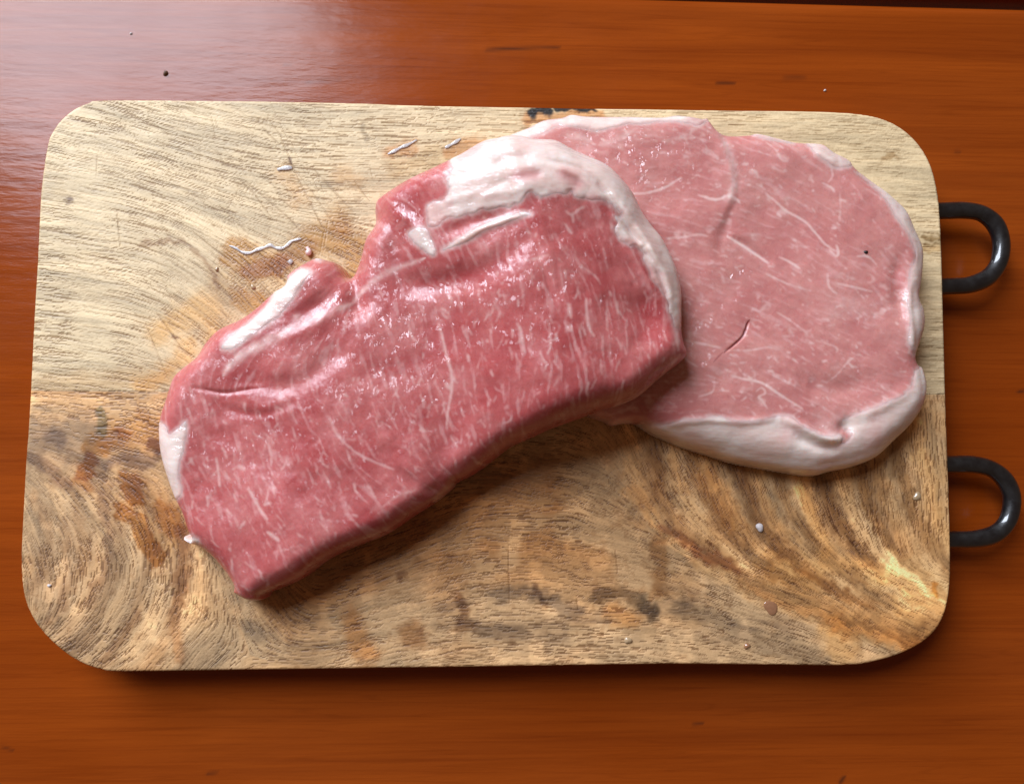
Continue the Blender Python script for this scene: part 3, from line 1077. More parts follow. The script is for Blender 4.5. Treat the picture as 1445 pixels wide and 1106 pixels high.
def sculpt(G, Z, feats, base):
    D = np.zeros(Z.shape)
    for pts, w, amp in feats:
        stroke(G, D, on_surface(G, base, catmull(pts, 4, closed=False)), w / 1000, w / 1000, amp / 1000, taper=False, mode='add', fade=True)
    return Z + D


def scatter(G, V, base, flow, n, region, lmin, lmax, wmin, wmax, seed, clump):
    """short crooked marbling lines along the muscle"""
    r = np.random.default_rng(seed)
    k = 0
    tries = 0
    while k < n and tries < n * 30:
        tries += 1
        x = r.uniform(region[0], region[2])
        y = r.uniform(region[1], region[3])
        P = on_surface(G, base, [(x, y)])[0]
        j = int((P[1] - G['y0']) / G['step'])
        i = int((P[0] - G['x0']) / G['step'])
        if not (0 <= j < V.shape[0] and 0 <= i < V.shape[1]):
            continue
        if clump[j, i] < r.random():
            continue
        a = flow[j, i] + r.normal(0, 0.16)
        L = r.uniform(lmin, lmax) / 1000
        m = 5
        pts = [P]
        for q in range(m):
            a += r.normal(0, 0.24)
            pts.append(pts[-1] + np.array([math.cos(a), math.sin(a)]) * L / m)
        w = r.uniform(wmin, wmax) / 1000
        amp = r.uniform(0.25, 0.95)
        stroke(G, V, pts, w * 1.35, w * r.uniform(0.7, 1.6), amp)
        if r.random() < 0.24:      # side branch
            b = a + r.choice([-1, 1]) * r.uniform(0.5, 1.1)
            s = pts[r.integers(1, m)]
            stroke(G, V, [s, s + np.array([math.cos(b), math.sin(b)]) * L * 0.2, s + np.array([math.cos(b + .3), math.sin(b + .3)]) * L * 0.38],
                   w * 0.8, w * 0.5, amp * 0.8)
        k += 1


def normals_of(G, Z):
    gy, gx = np.gradient(Z, G['step'])
    N = np.stack([-gx, -gy, np.ones(Z.shape)], -1)
    return N / np.linalg.norm(N, axis=-1, keepdims=True)


def px_poly(G, base, pts, sub=3):
    return catmull(on_surface(G, base, pts), sub)


def fat_patch(G, Z, D, poly, name, parent, tone, lift=0.9, soft=0.0009, seed=0, label=None, ragged=0.0010):
    """a layer of fat lying over the lean surface: its rim sinks into the lean"""
    j0, j1 = np.searchsorted(G['ys'], [poly[:, 1].min() - 0.004, poly[:, 1].max() + 0.004])
    i0, i1 = np.searchsorted(G['xs'], [poly[:, 0].min() - 0.004, poly[:, 0].max() + 0.004])
    sl = (slice(max(j0, 0), j1), slice(max(i0, 0), i1))
    X, Y = G['X'][sl], G['Y'][sl]
    G = dict(X=X, Y=Y, step=G['step'])
    Z, D, tone = Z[sl], D[sl], tone[sl]
    S = sdf(X, Y, poly)
    S = S + ragged * fbm(X, Y, 0.006, 4, 200 + seed) + 0.2 * ragged * noise(X / 0.0014, Y / 0.0014, 300 + seed)
    f = ss(-soft, soft * 1.6, S) * lift * 0.36 / 1000 - 0.00011 + 0.00010 * fbm(X, Y, 0.009, 2, 400 + seed) * (S > 0)
    UNDER[sl] = np.maximum(UNDER[sl], ss(-0.0020, 0.0006, S))
    off = normals_of(G, blur(Z, 3)) * f[..., None]
    tone = np.clip(tone + 0.55 * ss(0.0022, 0.0, S), 0, 1)
    inside = (D > 0) & (S > -0.0012)
    if not inside.any():
        return None
    V, F, A = sheet(G, Z, inside, None, dict(tone=tone), offset=off)
    me = mesh_from(name, V, F)
    add_attr(me, 'tone', A['tone'])
    o = link(name, me, M_FAT, parent)
    if label:
        o['label'] = label
    return o


# ---------------------------------------------------------------- steak B (flat, pink, underneath)
OB = world_outline(B_PX)
GS = make_grid(min(OB[:, 0].min(), -0.16) - 0.003, OB[:, 0].max() + 0.003, -0.10, OB[:, 1].max() + 0.003, STEP)
X, Y = GS['X'], GS['Y']
DB = grid_sdf(GS, OB)
DBs = DB
wpx, wpy = px_of(X, Y, 0.012)
TB = 0.0205
R_B = 0.0075 + 0.009 * ss(540, 640, wpy) * ss(880, 1000, wpx)
ZB0 = 0.0003 + body(DBs, R_B, TB)
fB = np.where(DB > 0, 1, 0)
ZB = ZB0 + (0.0011 * fbm(X, Y, 0.030, 2, 61) + 0.00035 * fbm(X, Y, 0.010, 2, 62) + 0.00006 * fbm(X, Y, 0.003, 2, 63)) * ss(0, 0.006, DB)
ZBs = ZB.copy()
# the left lobe stands a little higher along the connective seam
seamB = on_surface(GS, ZB0, catmull([(1003, 168), (1022, 205), (1034, 240), (1036, 275), (1022, 310), (1012, 350)], 4, closed=False))
sx_at = np.interp(Y, seamB[::-1, 1], seamB[::-1, 0])
lob = ss(0.0022, -0.0022, X - sx_at) * ss(seamB[:, 1].min() - 0.004, seamB[:, 1].min() + 0.016, Y)
ZB = ZB + 0.0011 * lob * ss(0, 0.004, DB)
ZB = sculpt(GS, ZB, [
    ([(1030, 290), (1018, 330), (1012, 365)], 3.5, -0.5),
    ([(1035, 335), (1060, 350), (1090, 372)], 1.6, -0.7),
    ([(1268, 365), (1266, 400), (1272, 450)], 3.0, -1.2),
    ([(1130, 540), (1180, 548), (1240, 540)], 5.0, -1.3),
    ([(960, 520), (990, 540), (1040, 530)], 6.0, -0.8),
    ([(1100, 589), (1125, 599), (1150, 613), (1172, 620), (1186, 617)], 2.0, 2.2),
    ([(1120, 612), (1150, 628), (1185, 634)], 2.2, -1.3),
    ([(1186, 608), (1195, 600), (1195, 612)], 2.6, -1.6),
    ([(930, 600), (990, 592), (1050, 595), (1095, 588)], 1.6, 1.0),
    ([(1205, 590), (1250, 570), (1288, 545)], 2.5, 0.8),
    ([(1283, 395), (1281, 430), (1285, 470), (1288, 495)], 1.8, 1.1),
    ([(1057, 452), (1052, 466), (1047, 476), (1034, 488), (1022, 497)], 0.45, -0.8),
    ([(800, 172), (880, 172), (960, 170), (1000, 168)], 2.0, 0.9),
    ([(1150, 215), (1180, 230)], 2.5, 0.7)], ZBs)
ZB = np.where(DB > 0, np.maximum(ZB, 0.0003), 0.0003)

flowB = flow_field(GS, [(1150, 350, 30), (1250, 300, 40), (1200, 450, 25), (1050, 500, 22), (900, 280, 8), (850, 220, 5), (1080, 260, 25), (1100, 560, 25),
                        (980, 350, 8), (1230, 530, 30), (960, 560, -10), (980, 440, 25)], 0.02, 0.018)
veinB = np.zeros(X.shape)
clB = norm01(fbm(X, Y, 0.014, 3, 71)) ** 0.7
cutA = ss(0, 0.004, DB - 0.002)
scatter(GS, veinB, ZB, flowB, 760, (830, 180, 1290, 610), 0.6, 3.6, 0.18, 0.36, 5, clB * cutA)
for pts, w, amp in [
        ([(1080, 272), (1095, 285), (1110, 298), (1135, 312), (1150, 328), (1165, 345), (1180, 355)], 0.5, 0.95),
        ([(1025, 333), (1045, 345), (1065, 358), (1085, 372)], 0.75, 1.0), ([(1098, 362), (1115, 370), (1130, 380)], 0.55, 0.9),
        ([(1180, 345), (1183, 355), (1180, 362), (1170, 352)], 0.6, 0.9), ([(1080, 200), (1095, 212), (1102, 225), (1112, 228)], 0.45, 0.8),
        ([(1160, 258), (1172, 264), (1178, 272)], 0.5, 0.8), ([(1172, 235), (1175, 248), (1168, 258)], 0.45, 0.8), ([(1185, 270), (1186, 290), (1184, 315)], 0.35, 0.7),
        ([(1208, 362), (1225, 362), (1238, 375)], 0.5, 0.8), ([(1180, 400), (1205, 405), (1232, 412)], 0.45, 0.8),
        ([(1168, 385), (1170, 405), (1182, 415)], 0.6, 0.7), ([(1080, 385), (1110, 400), (1150, 412)], 0.4, 0.7),
        ([(1035, 531), (1052, 535), (1075, 540), (1095, 553), (1115, 566), (1132, 576)], 0.55, 0.95),
        ([(1066, 553), (1075, 547), (1080, 555), (1070, 560), (1078, 568), (1083, 577)], 0.4, 0.9),
        ([(985, 560), (1005, 553), (1008, 542)], 0.45, 0.8), ([(1012, 550), (1030, 552)], 0.4, 0.7),
        ([(882, 273), (910, 273), (935, 266), (950, 258), (962, 250)], 0.55, 0.85), ([(937, 336), (965, 335), (985, 331), (1000, 334)], 0.45, 0.75),
        ([(965, 480), (990, 485), (1018, 491)], 0.6, 0.7), ([(1020, 494), (1060, 494), (1085, 490), (1100, 495)], 0.4, 0.7), ([(963, 503), (975, 512), (985, 518)], 0.4, 0.8),
        ([(1095, 440), (1115, 452), (1140, 470)], 0.4, 0.7), ([(1150, 480), (1180, 490), (1180, 498)], 0.4, 0.7),
        ([(1165, 540), (1180, 530), (1195, 512), (1205, 505)], 0.4, 0.7), ([(1190, 520), (1200, 505), (1208, 510)], 0.35, 0.6),
        ([(985, 275), (1010, 282), (1030, 276), (1045, 287)], 0.8, 0.85), ([(1280, 300), (1268, 305), (1278, 318)], 0.6, 0.8)]:
    stroke(GS, veinB, on_surface(GS, ZB, catmull(pts, 3, closed=False)), w / 950, w / 950, amp)


def ragged_vein(V, seed, ang, masks, amt):
    u = X * math.cos(ang) + Y * math.sin(ang)
    v = -X * math.sin(ang) + Y * math.cos(ang)
    wu = u + 0.0012 * fbm(X, Y, 0.004, 2, seed + 3)
    wv = v + 0.0012 * fbm(X, Y, 0.004, 2, seed + 4)
    net = 1 - np.abs(fbm(wu / 2.6, wv, 0.0034, 2, seed))
    net = ss(0.84, 0.985, net) * ss(0.1, 0.5, masks) * ss(0.50, 0.78, norm01(fbm(X, Y, 0.006, 3, seed + 1)))
    w = ss(0.20, 0.72, V + 0.30 * fbm(X, Y, 0.0014, 2, seed + 2)) * ss(0.02, 0.12, V)
    return box_blur(np.clip(np.maximum(w * (0.25 + 0.75 * V), amt * net), 0, 1), 1)


veinB = ragged_vein(veinB, 730, -0.42, clB * cutA, 0.45)
fibB = norm01(lic(blur(rng.random(X.shape).astype(np.float32), 1), flowB + 0.3 * fbm(X, Y, 0.01, 2, 74), 9))
paleB = np.zeros(X.shape)
for pts, w, amp in [([(1008, 178), (1025, 205), (1034, 235), (1036, 262), (1028, 280)], 2.0, 0.85), ([(1020, 280), (1040, 282)], 1.6, 0.7),
                    ([(800, 190), (815, 192), (835, 200)], 2.0, 0.6), ([(845, 205), (870, 198), (900, 180)], 1.6, 0.55), ([(935, 200), (960, 195), (985, 180)], 1.2, 0.5),
                    ([(1150, 590), (1170, 600), (1200, 590)], 4.0, 0.45), ([(1165, 440), (1200, 435), (1230, 440)], 5.0, 0.25),
                    ([(830, 592), (860, 598), (890, 597)], 1.6, 0.75)]:
    stroke(GS, paleB, on_surface(GS, ZB, catmull(pts, 3, closed=False)), w / 1000, w / 1000, amp)
paleB *= 0.7 + 0.5 * fbm(X, Y, 0.003, 3, 75)
toneB = 0.30 * ss(0.5, 1.0, norm01(fbm(X, Y, 0.02, 3, 76)))
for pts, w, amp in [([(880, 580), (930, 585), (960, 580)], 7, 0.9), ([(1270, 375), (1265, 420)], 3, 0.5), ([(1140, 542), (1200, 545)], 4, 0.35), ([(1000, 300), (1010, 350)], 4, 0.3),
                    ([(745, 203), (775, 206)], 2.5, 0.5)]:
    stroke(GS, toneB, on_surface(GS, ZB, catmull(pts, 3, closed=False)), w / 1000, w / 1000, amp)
slitB = np.zeros(X.shape)
stroke(GS, slitB, on_surface(GS, ZB, catmull([(1058, 451), (1053, 458), (1052, 466), (1047, 476), (1034, 488), (1021, 498)], 3, closed=False)), 0.00042, 0.00025, 0.95)
stroke(GS, slitB, on_surface(GS, ZB, [(1020, 497), (1012, 505), (1006, 512)]), 0.0005, 0.0002, 0.45)



def wet_map(base, spots, low):
    Wt = np.zeros(X.shape)
    for pts, w, amp in spots:
        stroke(GS, Wt, on_surface(GS, base, catmull(pts, 3, closed=False) if len(pts) > 2 else pts), w / 1000, w / 1000, amp, taper=False)
    return np.clip(low + Wt * (0.75 + 0.5 * fbm(X, Y, 0.008, 3, 990)), 0, 1)


wetB = wet_map(ZB, [([(830, 200), (880, 215), (940, 225)], 9, 0.8), ([(1000, 190), (960, 250), (930, 270)], 6, 0.5), ([(1045, 370), (1025, 410), (1005, 450)], 6, 0.9),
                    ([(985, 430), (975, 500), (1000, 530)], 7, 0.5), ([(1280, 420), (1283, 480)], 3, 0.9), ([(1160, 590), (1215, 575)], 4, 0.8)], 0.12)
steakB = empty('pork_steak', (0.10, 0.03, 0))
bpy.context.view_layer.update()
tag(steakB, 'pale pink marbled pork loin steak lying flat, fat rim near the handles', 'meat', 'raw pork steaks')


def child_link(parent, objs):
    for o in objs:
        if o:
            o.matrix_parent_inverse = parent.matrix_world.inverted()


parts = []
UNDER = np.zeros(X.shape)
fat_tone = 0.55 * ss(0.55, 0.95, norm01(fbm(X, Y, 0.012, 4, 81)))


def outer(G, base, traced, extra):
    """fat outline: traced inner border on the surface + loose points outside the steak"""
    return np.concatenate([catmull(on_surface(G, base, traced), 3, closed=False), unproj(extra, 0.004)])


parts.append(fat_patch(GS, ZB, DB, outer(GS, ZB, [
    (899, 600), (930, 601), (955, 596), (986, 591.5), (1007, 589), (1029, 590), (1047, 594), (1076, 593), (1100, 586), (1118, 590), (1134, 601),
    (1155, 610), (1171, 614), (1187, 614), (1189, 622), (1184, 629), (1196, 623), (1201, 613), (1192, 604), (1190, 594), (1208, 584), (1237, 572), (1271, 560),
    (1287, 544), (1292, 526), (1295, 512)], [(1330, 505), (1335, 570), (1250, 690), (1145, 700), (1000, 670), (900, 620)]),
    'fat_rim', steakB, fat_tone * 0.6, 1.0, seed=1, label='thick creamy fat edge with a curled lip'))
parts.append(fat_patch(GS, ZB, DB, outer(GS, ZB, [
    (1291, 498), (1282, 484), (1284, 460), (1279, 425), (1282, 400), (1286, 380), (1292, 366), (1291, 352), (1282, 330), (1274, 320), (1262, 302), (1250, 282), (1228, 260), (1208, 243)],
    [(1240, 250), (1320, 300), (1335, 400), (1335, 500)]), 'fat_rim', steakB, fat_tone * 0.4, 0.8, seed=2, ragged=0.0007))
parts.append(fat_patch(GS, ZB, DB, outer(GS, ZB, [(1198, 236), (1180, 237), (1165, 227), (1150, 215), (1137, 203)], [(1140, 180), (1190, 190), (1215, 225)]),
                       'fat_rim', steakB, fat_tone * 0.2, 0.9, seed=3, ragged=0.0006))
parts.append(fat_patch(GS, ZB, DB, outer(GS, ZB, [(1118, 203), (1098, 199), (1080, 196), (1066, 192), (1054, 191)], [(1050, 175), (1120, 185)]),
                       'fat_rim', steakB, fat_tone * 0.2, 0.7, seed=4, ragged=0.0005))
parts.append(fat_patch(GS, ZB, DB, outer(GS, ZB, [
    (1003, 170), (988, 177), (974, 175), (945, 171), (900, 175), (865, 179), (843, 184), (820, 180), (790, 178), (766, 187), (742, 196), (755, 206), (735, 212), (700, 222), (680, 240)],
    [(660, 235), (690, 180), (760, 150), (1000, 150)]), 'fat_rim', steakB, fat_tone * 0.9, 0.9, seed=5, label='wet white fat along the far edge'))
paleB = np.maximum(paleB, 0.75 * UNDER)
V, F, A = sheet(GS, ZB, DB > 0, OB, dict(vein=veinB, fibre=fibB, pale=np.clip(paleB, 0, 1), tone=np.clip(toneB, 0, 1), slit=slitB, wet=wetB),
                under=np.full(X.shape, 0.0002))
me = mesh_from('lean_meat', V, F)
for k, v in A.items():
    add_attr(me, k, v)
parts.append(link('lean_meat', me, M_LEAN_B, steakB))
child_link(steakB, parts)

# ---------------------------------------------------------------- steak A (redder, draped over the end of B)
OA = world_outline(A_PX)
DA = grid_sdf(GS, OA)
SUP = ZB.max() * 0 + TB * 0.97 * ss(-0.052, 0.006, DB)
SUP = np.maximum(blur(SUP, 8), np.where(DB > 0, blur(ZB, 6) + 0.0004, 0.0003))
SUP = np.where(DA > -0.002, SUP, SUP)
TA = 0.0265
R_A = 0.0090 + (-0.0012 + 0.0022 * ss(600, 720, wpx)) * ss(-0.3, 1.2, ((wpx - 560) * 0.45 + (wpy - 560) * 0.9) / 130.0) * ss(960, 900, wpx) + 0.0 * ss(690, 760, wpy) * ss(360, 420, wpx) 
thick = TA * (1 - 0.24 * ss(740, 920, wpx)) * (1 - 0.20 * ss(460, 300, wpx))
ZA0 = SUP + body(DA, R_A, thick, 2.1)
ZA = ZA0 + (0.0013 * fbm(X, Y, 0.034, 2, 161) + 0.00050 * fbm(X, Y, 0.011, 2, 162) + 0.00009 * fbm(X, Y, 0.003, 2, 163)) * ss(0, 0.006, DA)
ZA = sculpt(GS, ZA, [
    ([(500, 395), (500, 415), (506, 445)], 4.0, -3.0),
    ([(480, 430), (440, 460), (400, 480)], 3.0, 0.7),
    ([(330, 535), (400, 545), (450, 520), (495, 470)], 5.0, -1.5),
    ([(268, 546), (295, 551), (320, 554), (350, 550), (372, 547)], 0.9, -0.55),
    ([(310, 575), (370, 585), (420, 565)], 2.0, -0.6),
    ([(560, 402), (620, 398), (690, 375), (750, 335)], 5.0, -2.2),
    ([(640, 280), (700, 262), (780, 245), (840, 270)], 7.0, 1.6),
    ([(860, 275), (890, 310), (915, 345), (942, 400)], 2.4, 1.2),
    ([(840, 255), (868, 290), (890, 325), (915, 350)], 1.3, -1.4),
    ([(905, 345), (925, 375), (945, 420)], 1.2, -1.5),
    ([(880, 345), (905, 380), (935, 430)], 2.0, 0.9),
    ([(640, 600), (625, 650), (605, 690)], 5.0, -1.0),
    ([(560, 660), (600, 690), (625, 690)], 2.4, -0.9),
    ([(905, 420), (915, 450), (905, 500)], 7.0, -1.2),
    ([(380, 430), (410, 405), (428, 385)], 3.0, 1.2),
    ([(420, 445), (460, 420), (480, 395)], 3.5, -1.1),
    ([(560, 300), (585, 320), (600, 350)], 2.2, 0.9),
    ([(540, 300), (555, 330), (560, 365)], 3.0, -1.0),
    ([(625, 330), (670, 312), (715, 300)], 2.4, -0.9),
    ([(640, 345), (690, 318), (740, 303)], 1.6, 0.9),
    ([(800, 250), (815, 262)], 2.5, -0.7), ([(735, 250), (760, 246)], 2.2, -0.6),
    ([(640, 265), (700, 240), (740, 235), (790, 228)], 2.2, 0.5), ([(620, 295), (650, 278), (720, 272), (745, 262)], 1.6, 0.35),
    ([(660, 285), (700, 262), (735, 247)], 1.6, -0.35), ([(690, 240), (720, 222), (750, 222)], 1.8, -0.4), ([(760, 226), (820, 240), (860, 275)], 1.2, -0.6),
    ([(770, 235), (815, 250), (850, 282)], 1.2, 0.5), ([(860, 300), (885, 335), (900, 350)], 1.2, 0.7), ([(895, 320), (915, 350), (930, 385)], 1.3, 0.7),
    ([(352, 830), (370, 836)], 3.0, 0.8)], ZA0)
ZA = np.where(DA > 0, np.maximum(ZA, SUP + 0.0002), SUP)

flowA = flow_field(GS, [(300, 700, 66), (280, 620, 72), (350, 760, 58), (450, 720, 60), (500, 600, 76), (420, 620, 72), (600, 480, 76), (650, 580, 84),
                        (720, 480, 80), (800, 450, 84), (880, 480, 82), (850, 550, 86), (700, 400, -25), (780, 380, 60), (860, 360, 62), (560, 520, 70),
                        (560, 690, 30), (450, 430, -40), (340, 480, -45), (540, 330, 50), (600, 420, 60), (530, 640, 35)], 0.018, 0.028)
veinA = np.zeros(X.shape)
clA = norm01(fbm(X, Y, 0.016, 3, 171)) ** 0.6 * ss(0.002, 0.006, DA)
scatter(GS, veinA, ZA, flowA, 300, (235, 560, 720, 830), 1.2, 6.0, 0.18, 0.40, 15, clA)
scatter(GS, veinA, ZA, flowA, 280, (560, 400, 950, 620), 1.5, 7.0, 0.18, 0.40, 16, clA)
scatter(GS, veinA, ZA, flowA, 60, (620, 300, 900, 430), 1.2, 4.0, 0.28, 0.6, 17, clA)
scatter(GS, veinA, ZA, flowA, 30, (250, 380, 600, 560), 1.0, 3.0, 0.25, 0.5, 18, clA * 0.7)
for pts, w, amp in [
        ([(618, 455), (624, 475), (630, 500), (637, 527), (637, 552), (632, 580), (630, 605)], 0.55, 0.9),
        ([(628, 540), (637, 550)], 0.9, 0.8), ([(734, 460), (737, 478), (741, 500)], 0.5, 0.85),
        ([(827, 420), (828, 440), (831, 462), (839, 475)], 0.6, 0.9), ([(802, 428), (806, 450)], 0.75, 0.85), ([(856, 428), (857, 467)], 0.45, 0.7),
        ([(775, 462), (777, 485), (773, 500)], 0.5, 0.8), ([(770, 482), (785, 478), (783, 470)], 0.5, 0.8), ([(870, 433), (880, 450)], 0.45, 0.7),
        ([(797, 296), (806, 303), (818, 295), (826, 292)], 0.5, 0.8), ([(808, 303), (809, 315)], 0.5, 0.8), ([(797, 315), (803, 325), (808, 330)], 0.6, 0.8),
        ([(860, 410), (862, 418)], 0.6, 0.8), ([(730, 370), (755, 365), (775, 360)], 0.6, 0.6), ([(820, 375), (840, 390), (848, 402)], 0.4, 0.7),
        ([(464, 586), (477, 615), (505, 640), (530, 652), (557, 663)], 0.45, 0.8), ([(349, 688), (358, 702), (366, 717), (378, 733)], 0.65, 0.9),
        ([(305, 645), (308, 665), (310, 687)], 0.5, 0.9), ([(299, 672), (308, 662)], 0.4, 0.7), ([(328, 662), (338, 658), (346, 663)], 0.8, 0.7),
        ([(377, 750), (388, 758), (394, 763)], 0.8, 0.9), ([(372, 712), (384, 709)], 0.6, 0.8), ([(338, 745), (346, 735)], 0.7, 0.7),
        ([(378, 625), (383, 645), (382, 658)], 0.5, 0.8), ([(412, 600), (418, 622)], 0.4, 0.7), ([(385, 780), (400, 775), (425, 770)], 0.4, 0.5),
        ([(420, 720), (440, 727), (470, 735), (500, 733)], 0.35, 0.55), ([(590, 690), (560, 700), (540, 715)], 0.8, 0.6)]:
    stroke(GS, veinA, on_surface(GS, ZA, catmull(pts, 3, closed=False)), w / 750, w / 750, amp)
veinA = ragged_vein(veinA, 830, -1.32, clA, 0.25)
fibA = norm01(lic(blur(rng.random(X.shape).astype(np.float32), 1), flowA + 0.3 * fbm(X, Y, 0.01, 2, 174), 10))
paleA = np.zeros(X.shape)
for pts, w0, w1, amp in [
        ([(497, 428), (513, 409), (536, 391), (559, 379), (580, 372), (600, 364)], 1.5, 1.0, 0.85),
        ([(500, 427), (475, 437), (450, 447), (420, 460), (400, 470)], 1.2, 2.4, 0.75),
        ([(410, 464), (385, 478), (350, 495), (328, 510), (315, 530)], 2.6, 1.8, 0.95),
        ([(415, 445), (430, 455), (450, 448)], 2.2, 1.6, 0.6),
        ([(600, 430), (570, 470), (520, 500)], 6, 6, 0.10), ([(640, 420), (620, 440)], 4, 4, 0.12),
        ([(630, 560), (655, 520)], 3, 3, 0.10), ([(610, 350), (600, 338), (596, 325)], 2.4, 2.0, 0.5),
        ([(640, 682), (625, 695), (612, 708)], 1.8, 1.6, 0.6), ([(960, 500), (935, 528), (895, 561), (865, 573)], 1.3, 1.0, 0.7),
        ([(948, 430), (955, 470), (957, 495)], 2.2, 1.4, 0.55),
        ([(270, 598), (276, 590)], 1.4, 1.0, 0.3), ([(362, 838), (372, 830)], 2.5, 2.0, 0.45)]:
    stroke(GS, paleA, on_surface(GS, ZA, catmull(pts, 3, closed=False)), w0 / 1000, w1 / 1000, amp)
paleA *= 0.75 + 0.55 * fbm(X, Y, 0.003, 3, 175)
toneA = 0.28 * ss(0.5, 1.0, norm01(fbm(X, Y, 0.022, 3, 176)))
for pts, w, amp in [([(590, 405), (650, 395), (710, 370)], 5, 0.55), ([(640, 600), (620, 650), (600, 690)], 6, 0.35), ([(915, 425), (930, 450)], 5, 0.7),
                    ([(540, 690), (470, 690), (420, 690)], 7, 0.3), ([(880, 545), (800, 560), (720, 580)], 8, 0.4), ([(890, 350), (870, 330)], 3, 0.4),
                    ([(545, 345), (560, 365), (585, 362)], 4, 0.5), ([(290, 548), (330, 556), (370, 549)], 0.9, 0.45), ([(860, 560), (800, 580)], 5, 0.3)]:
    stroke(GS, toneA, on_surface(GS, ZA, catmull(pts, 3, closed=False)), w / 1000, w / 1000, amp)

wetA = wet_map(ZA, [([(500, 400), (540, 450), (600, 470), (680, 430), (740, 400)], 20, 0.95), ([(500, 440), (510, 500), (560, 520)], 9, 0.9), ([(560, 300), (590, 330)], 6, 1.0),
                    ([(430, 400), (470, 420)], 8, 0.7), ([(640, 500), (600, 560)], 12, 0.6), ([(800, 400), (900, 420)], 8, 0.5), ([(280, 600), (340, 640)], 10, 0.45),
                    ([(380, 600), (450, 590), (500, 570)], 12, 0.5), ([(290, 520), (260, 560)], 8, 0.4), ([(700, 380), (800, 340)], 8, 0.5)], 0.20)
steakA = empty('pork_steak', (-0.05, 0.0, 0))
bpy.context.view_layer.update()
tag(steakA, 'deep red pork steak draped over the end of the pale steak', 'meat', 'raw pork steaks')
parts = []
UNDER[:] = 0
fat_toneA = 0.5 * ss(0.6, 0.95, norm01(fbm(X, Y, 0.012, 4, 181)))
for pts, w, amp in [([(725, 250), (745, 247), (760, 246)], 2.8, 1.0), ([(792, 243), (805, 252), (818, 263)], 3.2, 1.0), ([(835, 285), (858, 300)], 2.0, 0.5),
                    ([(880, 290), (900, 320)], 1.5, 0.35)]:
    stroke(GS, fat_toneA, on_surface(GS, ZA, catmull(pts, 3, closed=False)), w / 1000, w / 1000, amp)
parts.append(fat_patch(GS, ZA, DA, np.concatenate([catmull(on_surface(GS, ZA, [
    (632, 241), (629, 258), (633, 270), (625, 280), (603, 288), (600, 308), (603, 321), (615, 319), (624, 311), (642, 303), (667, 300), (684, 294), (715, 294), (726, 287), (748, 274),
    (757, 278), (767, 276), (780, 270), (797, 274), (807, 269), (813, 275), (830, 282), (848, 283), (863, 292), (874, 302), (868, 307), (873, 315), (869, 327), (881, 341),
    (903, 353), (910, 367), (918, 385), (928, 401), (937, 413), (945, 431), (953, 461)]), 3, closed=False),
    unproj([(985, 460), (985, 400), (960, 350), (900, 260), (830, 205), (740, 190), (690, 195), (640, 222)], 0.024)]),
    'fat_cap', steakA, fat_toneA, 1.1, seed=11, ragged=0.0016, label='glossy white fat cap with creased folds'))
for name, pts, lf, seed in [
        ('fat_streak', [(625, 353), (653, 333), (688, 313), (725, 301), (740, 299), (750, 303), (740, 306), (725, 312), (688, 325), (657, 343)], 0.95, 12),
        ('fat_streak', [(576, 329), (588, 321), (601, 322), (606, 333), (611, 345), (613, 359), (603, 358), (592, 349), (584, 341)], 0.9, 13),
        ('fat_streak', [(407, 390), (425, 379), (439, 384), (432, 397), (410, 425), (395, 445), (360, 470), (330, 492), (315, 492), (317, 482), (350, 455), (380, 425), (397, 405), (403, 399)], 0.7, 14),
        ('fat_streak', [(224, 592), (232, 599), (237, 613), (248, 607), (260, 594), (264, 602), (259, 634), (252.5, 663), (256, 698), (245, 706), (236, 690), (225, 660), (216, 640), (214, 600)], 0.8, 15),
        ('fat_streak', [(440, 366), (450, 362), (460, 365), (452, 369)], 0.6, 16),
        ('fat_streak', [(262, 752), (272, 757), (280, 764), (274, 769), (260, 764)], 0.6, 17)]:
    parts.append(fat_patch(GS, ZA, DA, px_poly(GS, ZA, pts), name, steakA, fat_toneA * 0.5, lf, seed=seed, soft=0.0007, ragged=0.0008))
paleA = np.maximum(paleA, 0.7 * UNDER)
V, F, A = sheet(GS, ZA, DA > 0, OA, dict(vein=veinA, fibre=fibA, pale=np.clip(paleA, 0, 1), tone=np.clip(toneA, 0, 1), slit=np.zeros(X.shape), wet=wetA),
                under=SUP - 0.0001)
me = mesh_from('lean_meat', V, F)
for k, v in A.items():
    add_attr(me, k, v)
parts.append(link('lean_meat', me, M_LEAN_A, steakA))
child_link(steakA, parts)

# ================================================================== SMALL THINGS
def top_z(px, default=0.0):
    P = unproj([px], 0.0)[0]
    return P


def scrap(name, pts, r, mat, label, cat, zbase=0.0003, group=None, squash=0.2):
    P = catmull(unproj(pts, 0.0008), 4, closed=False) if len(pts) > 2 else unproj(pts, 0.0008)
    n = len(P)
    q = np.arange(n)
    rad = r * (0.35 + 0.65 * np.sin(np.pi * (q + 0.5) / n) ** 0.5) * (1 + 0.25 * np.sin(q * 0.9 + n))
    P3 = np.concatenate([P, (zbase + rad * squash * 0.8)[:, None]], 1)
    o = link(name, tube(P3, rad, 8, squash), mat)
    return tag(o, label, cat, group)


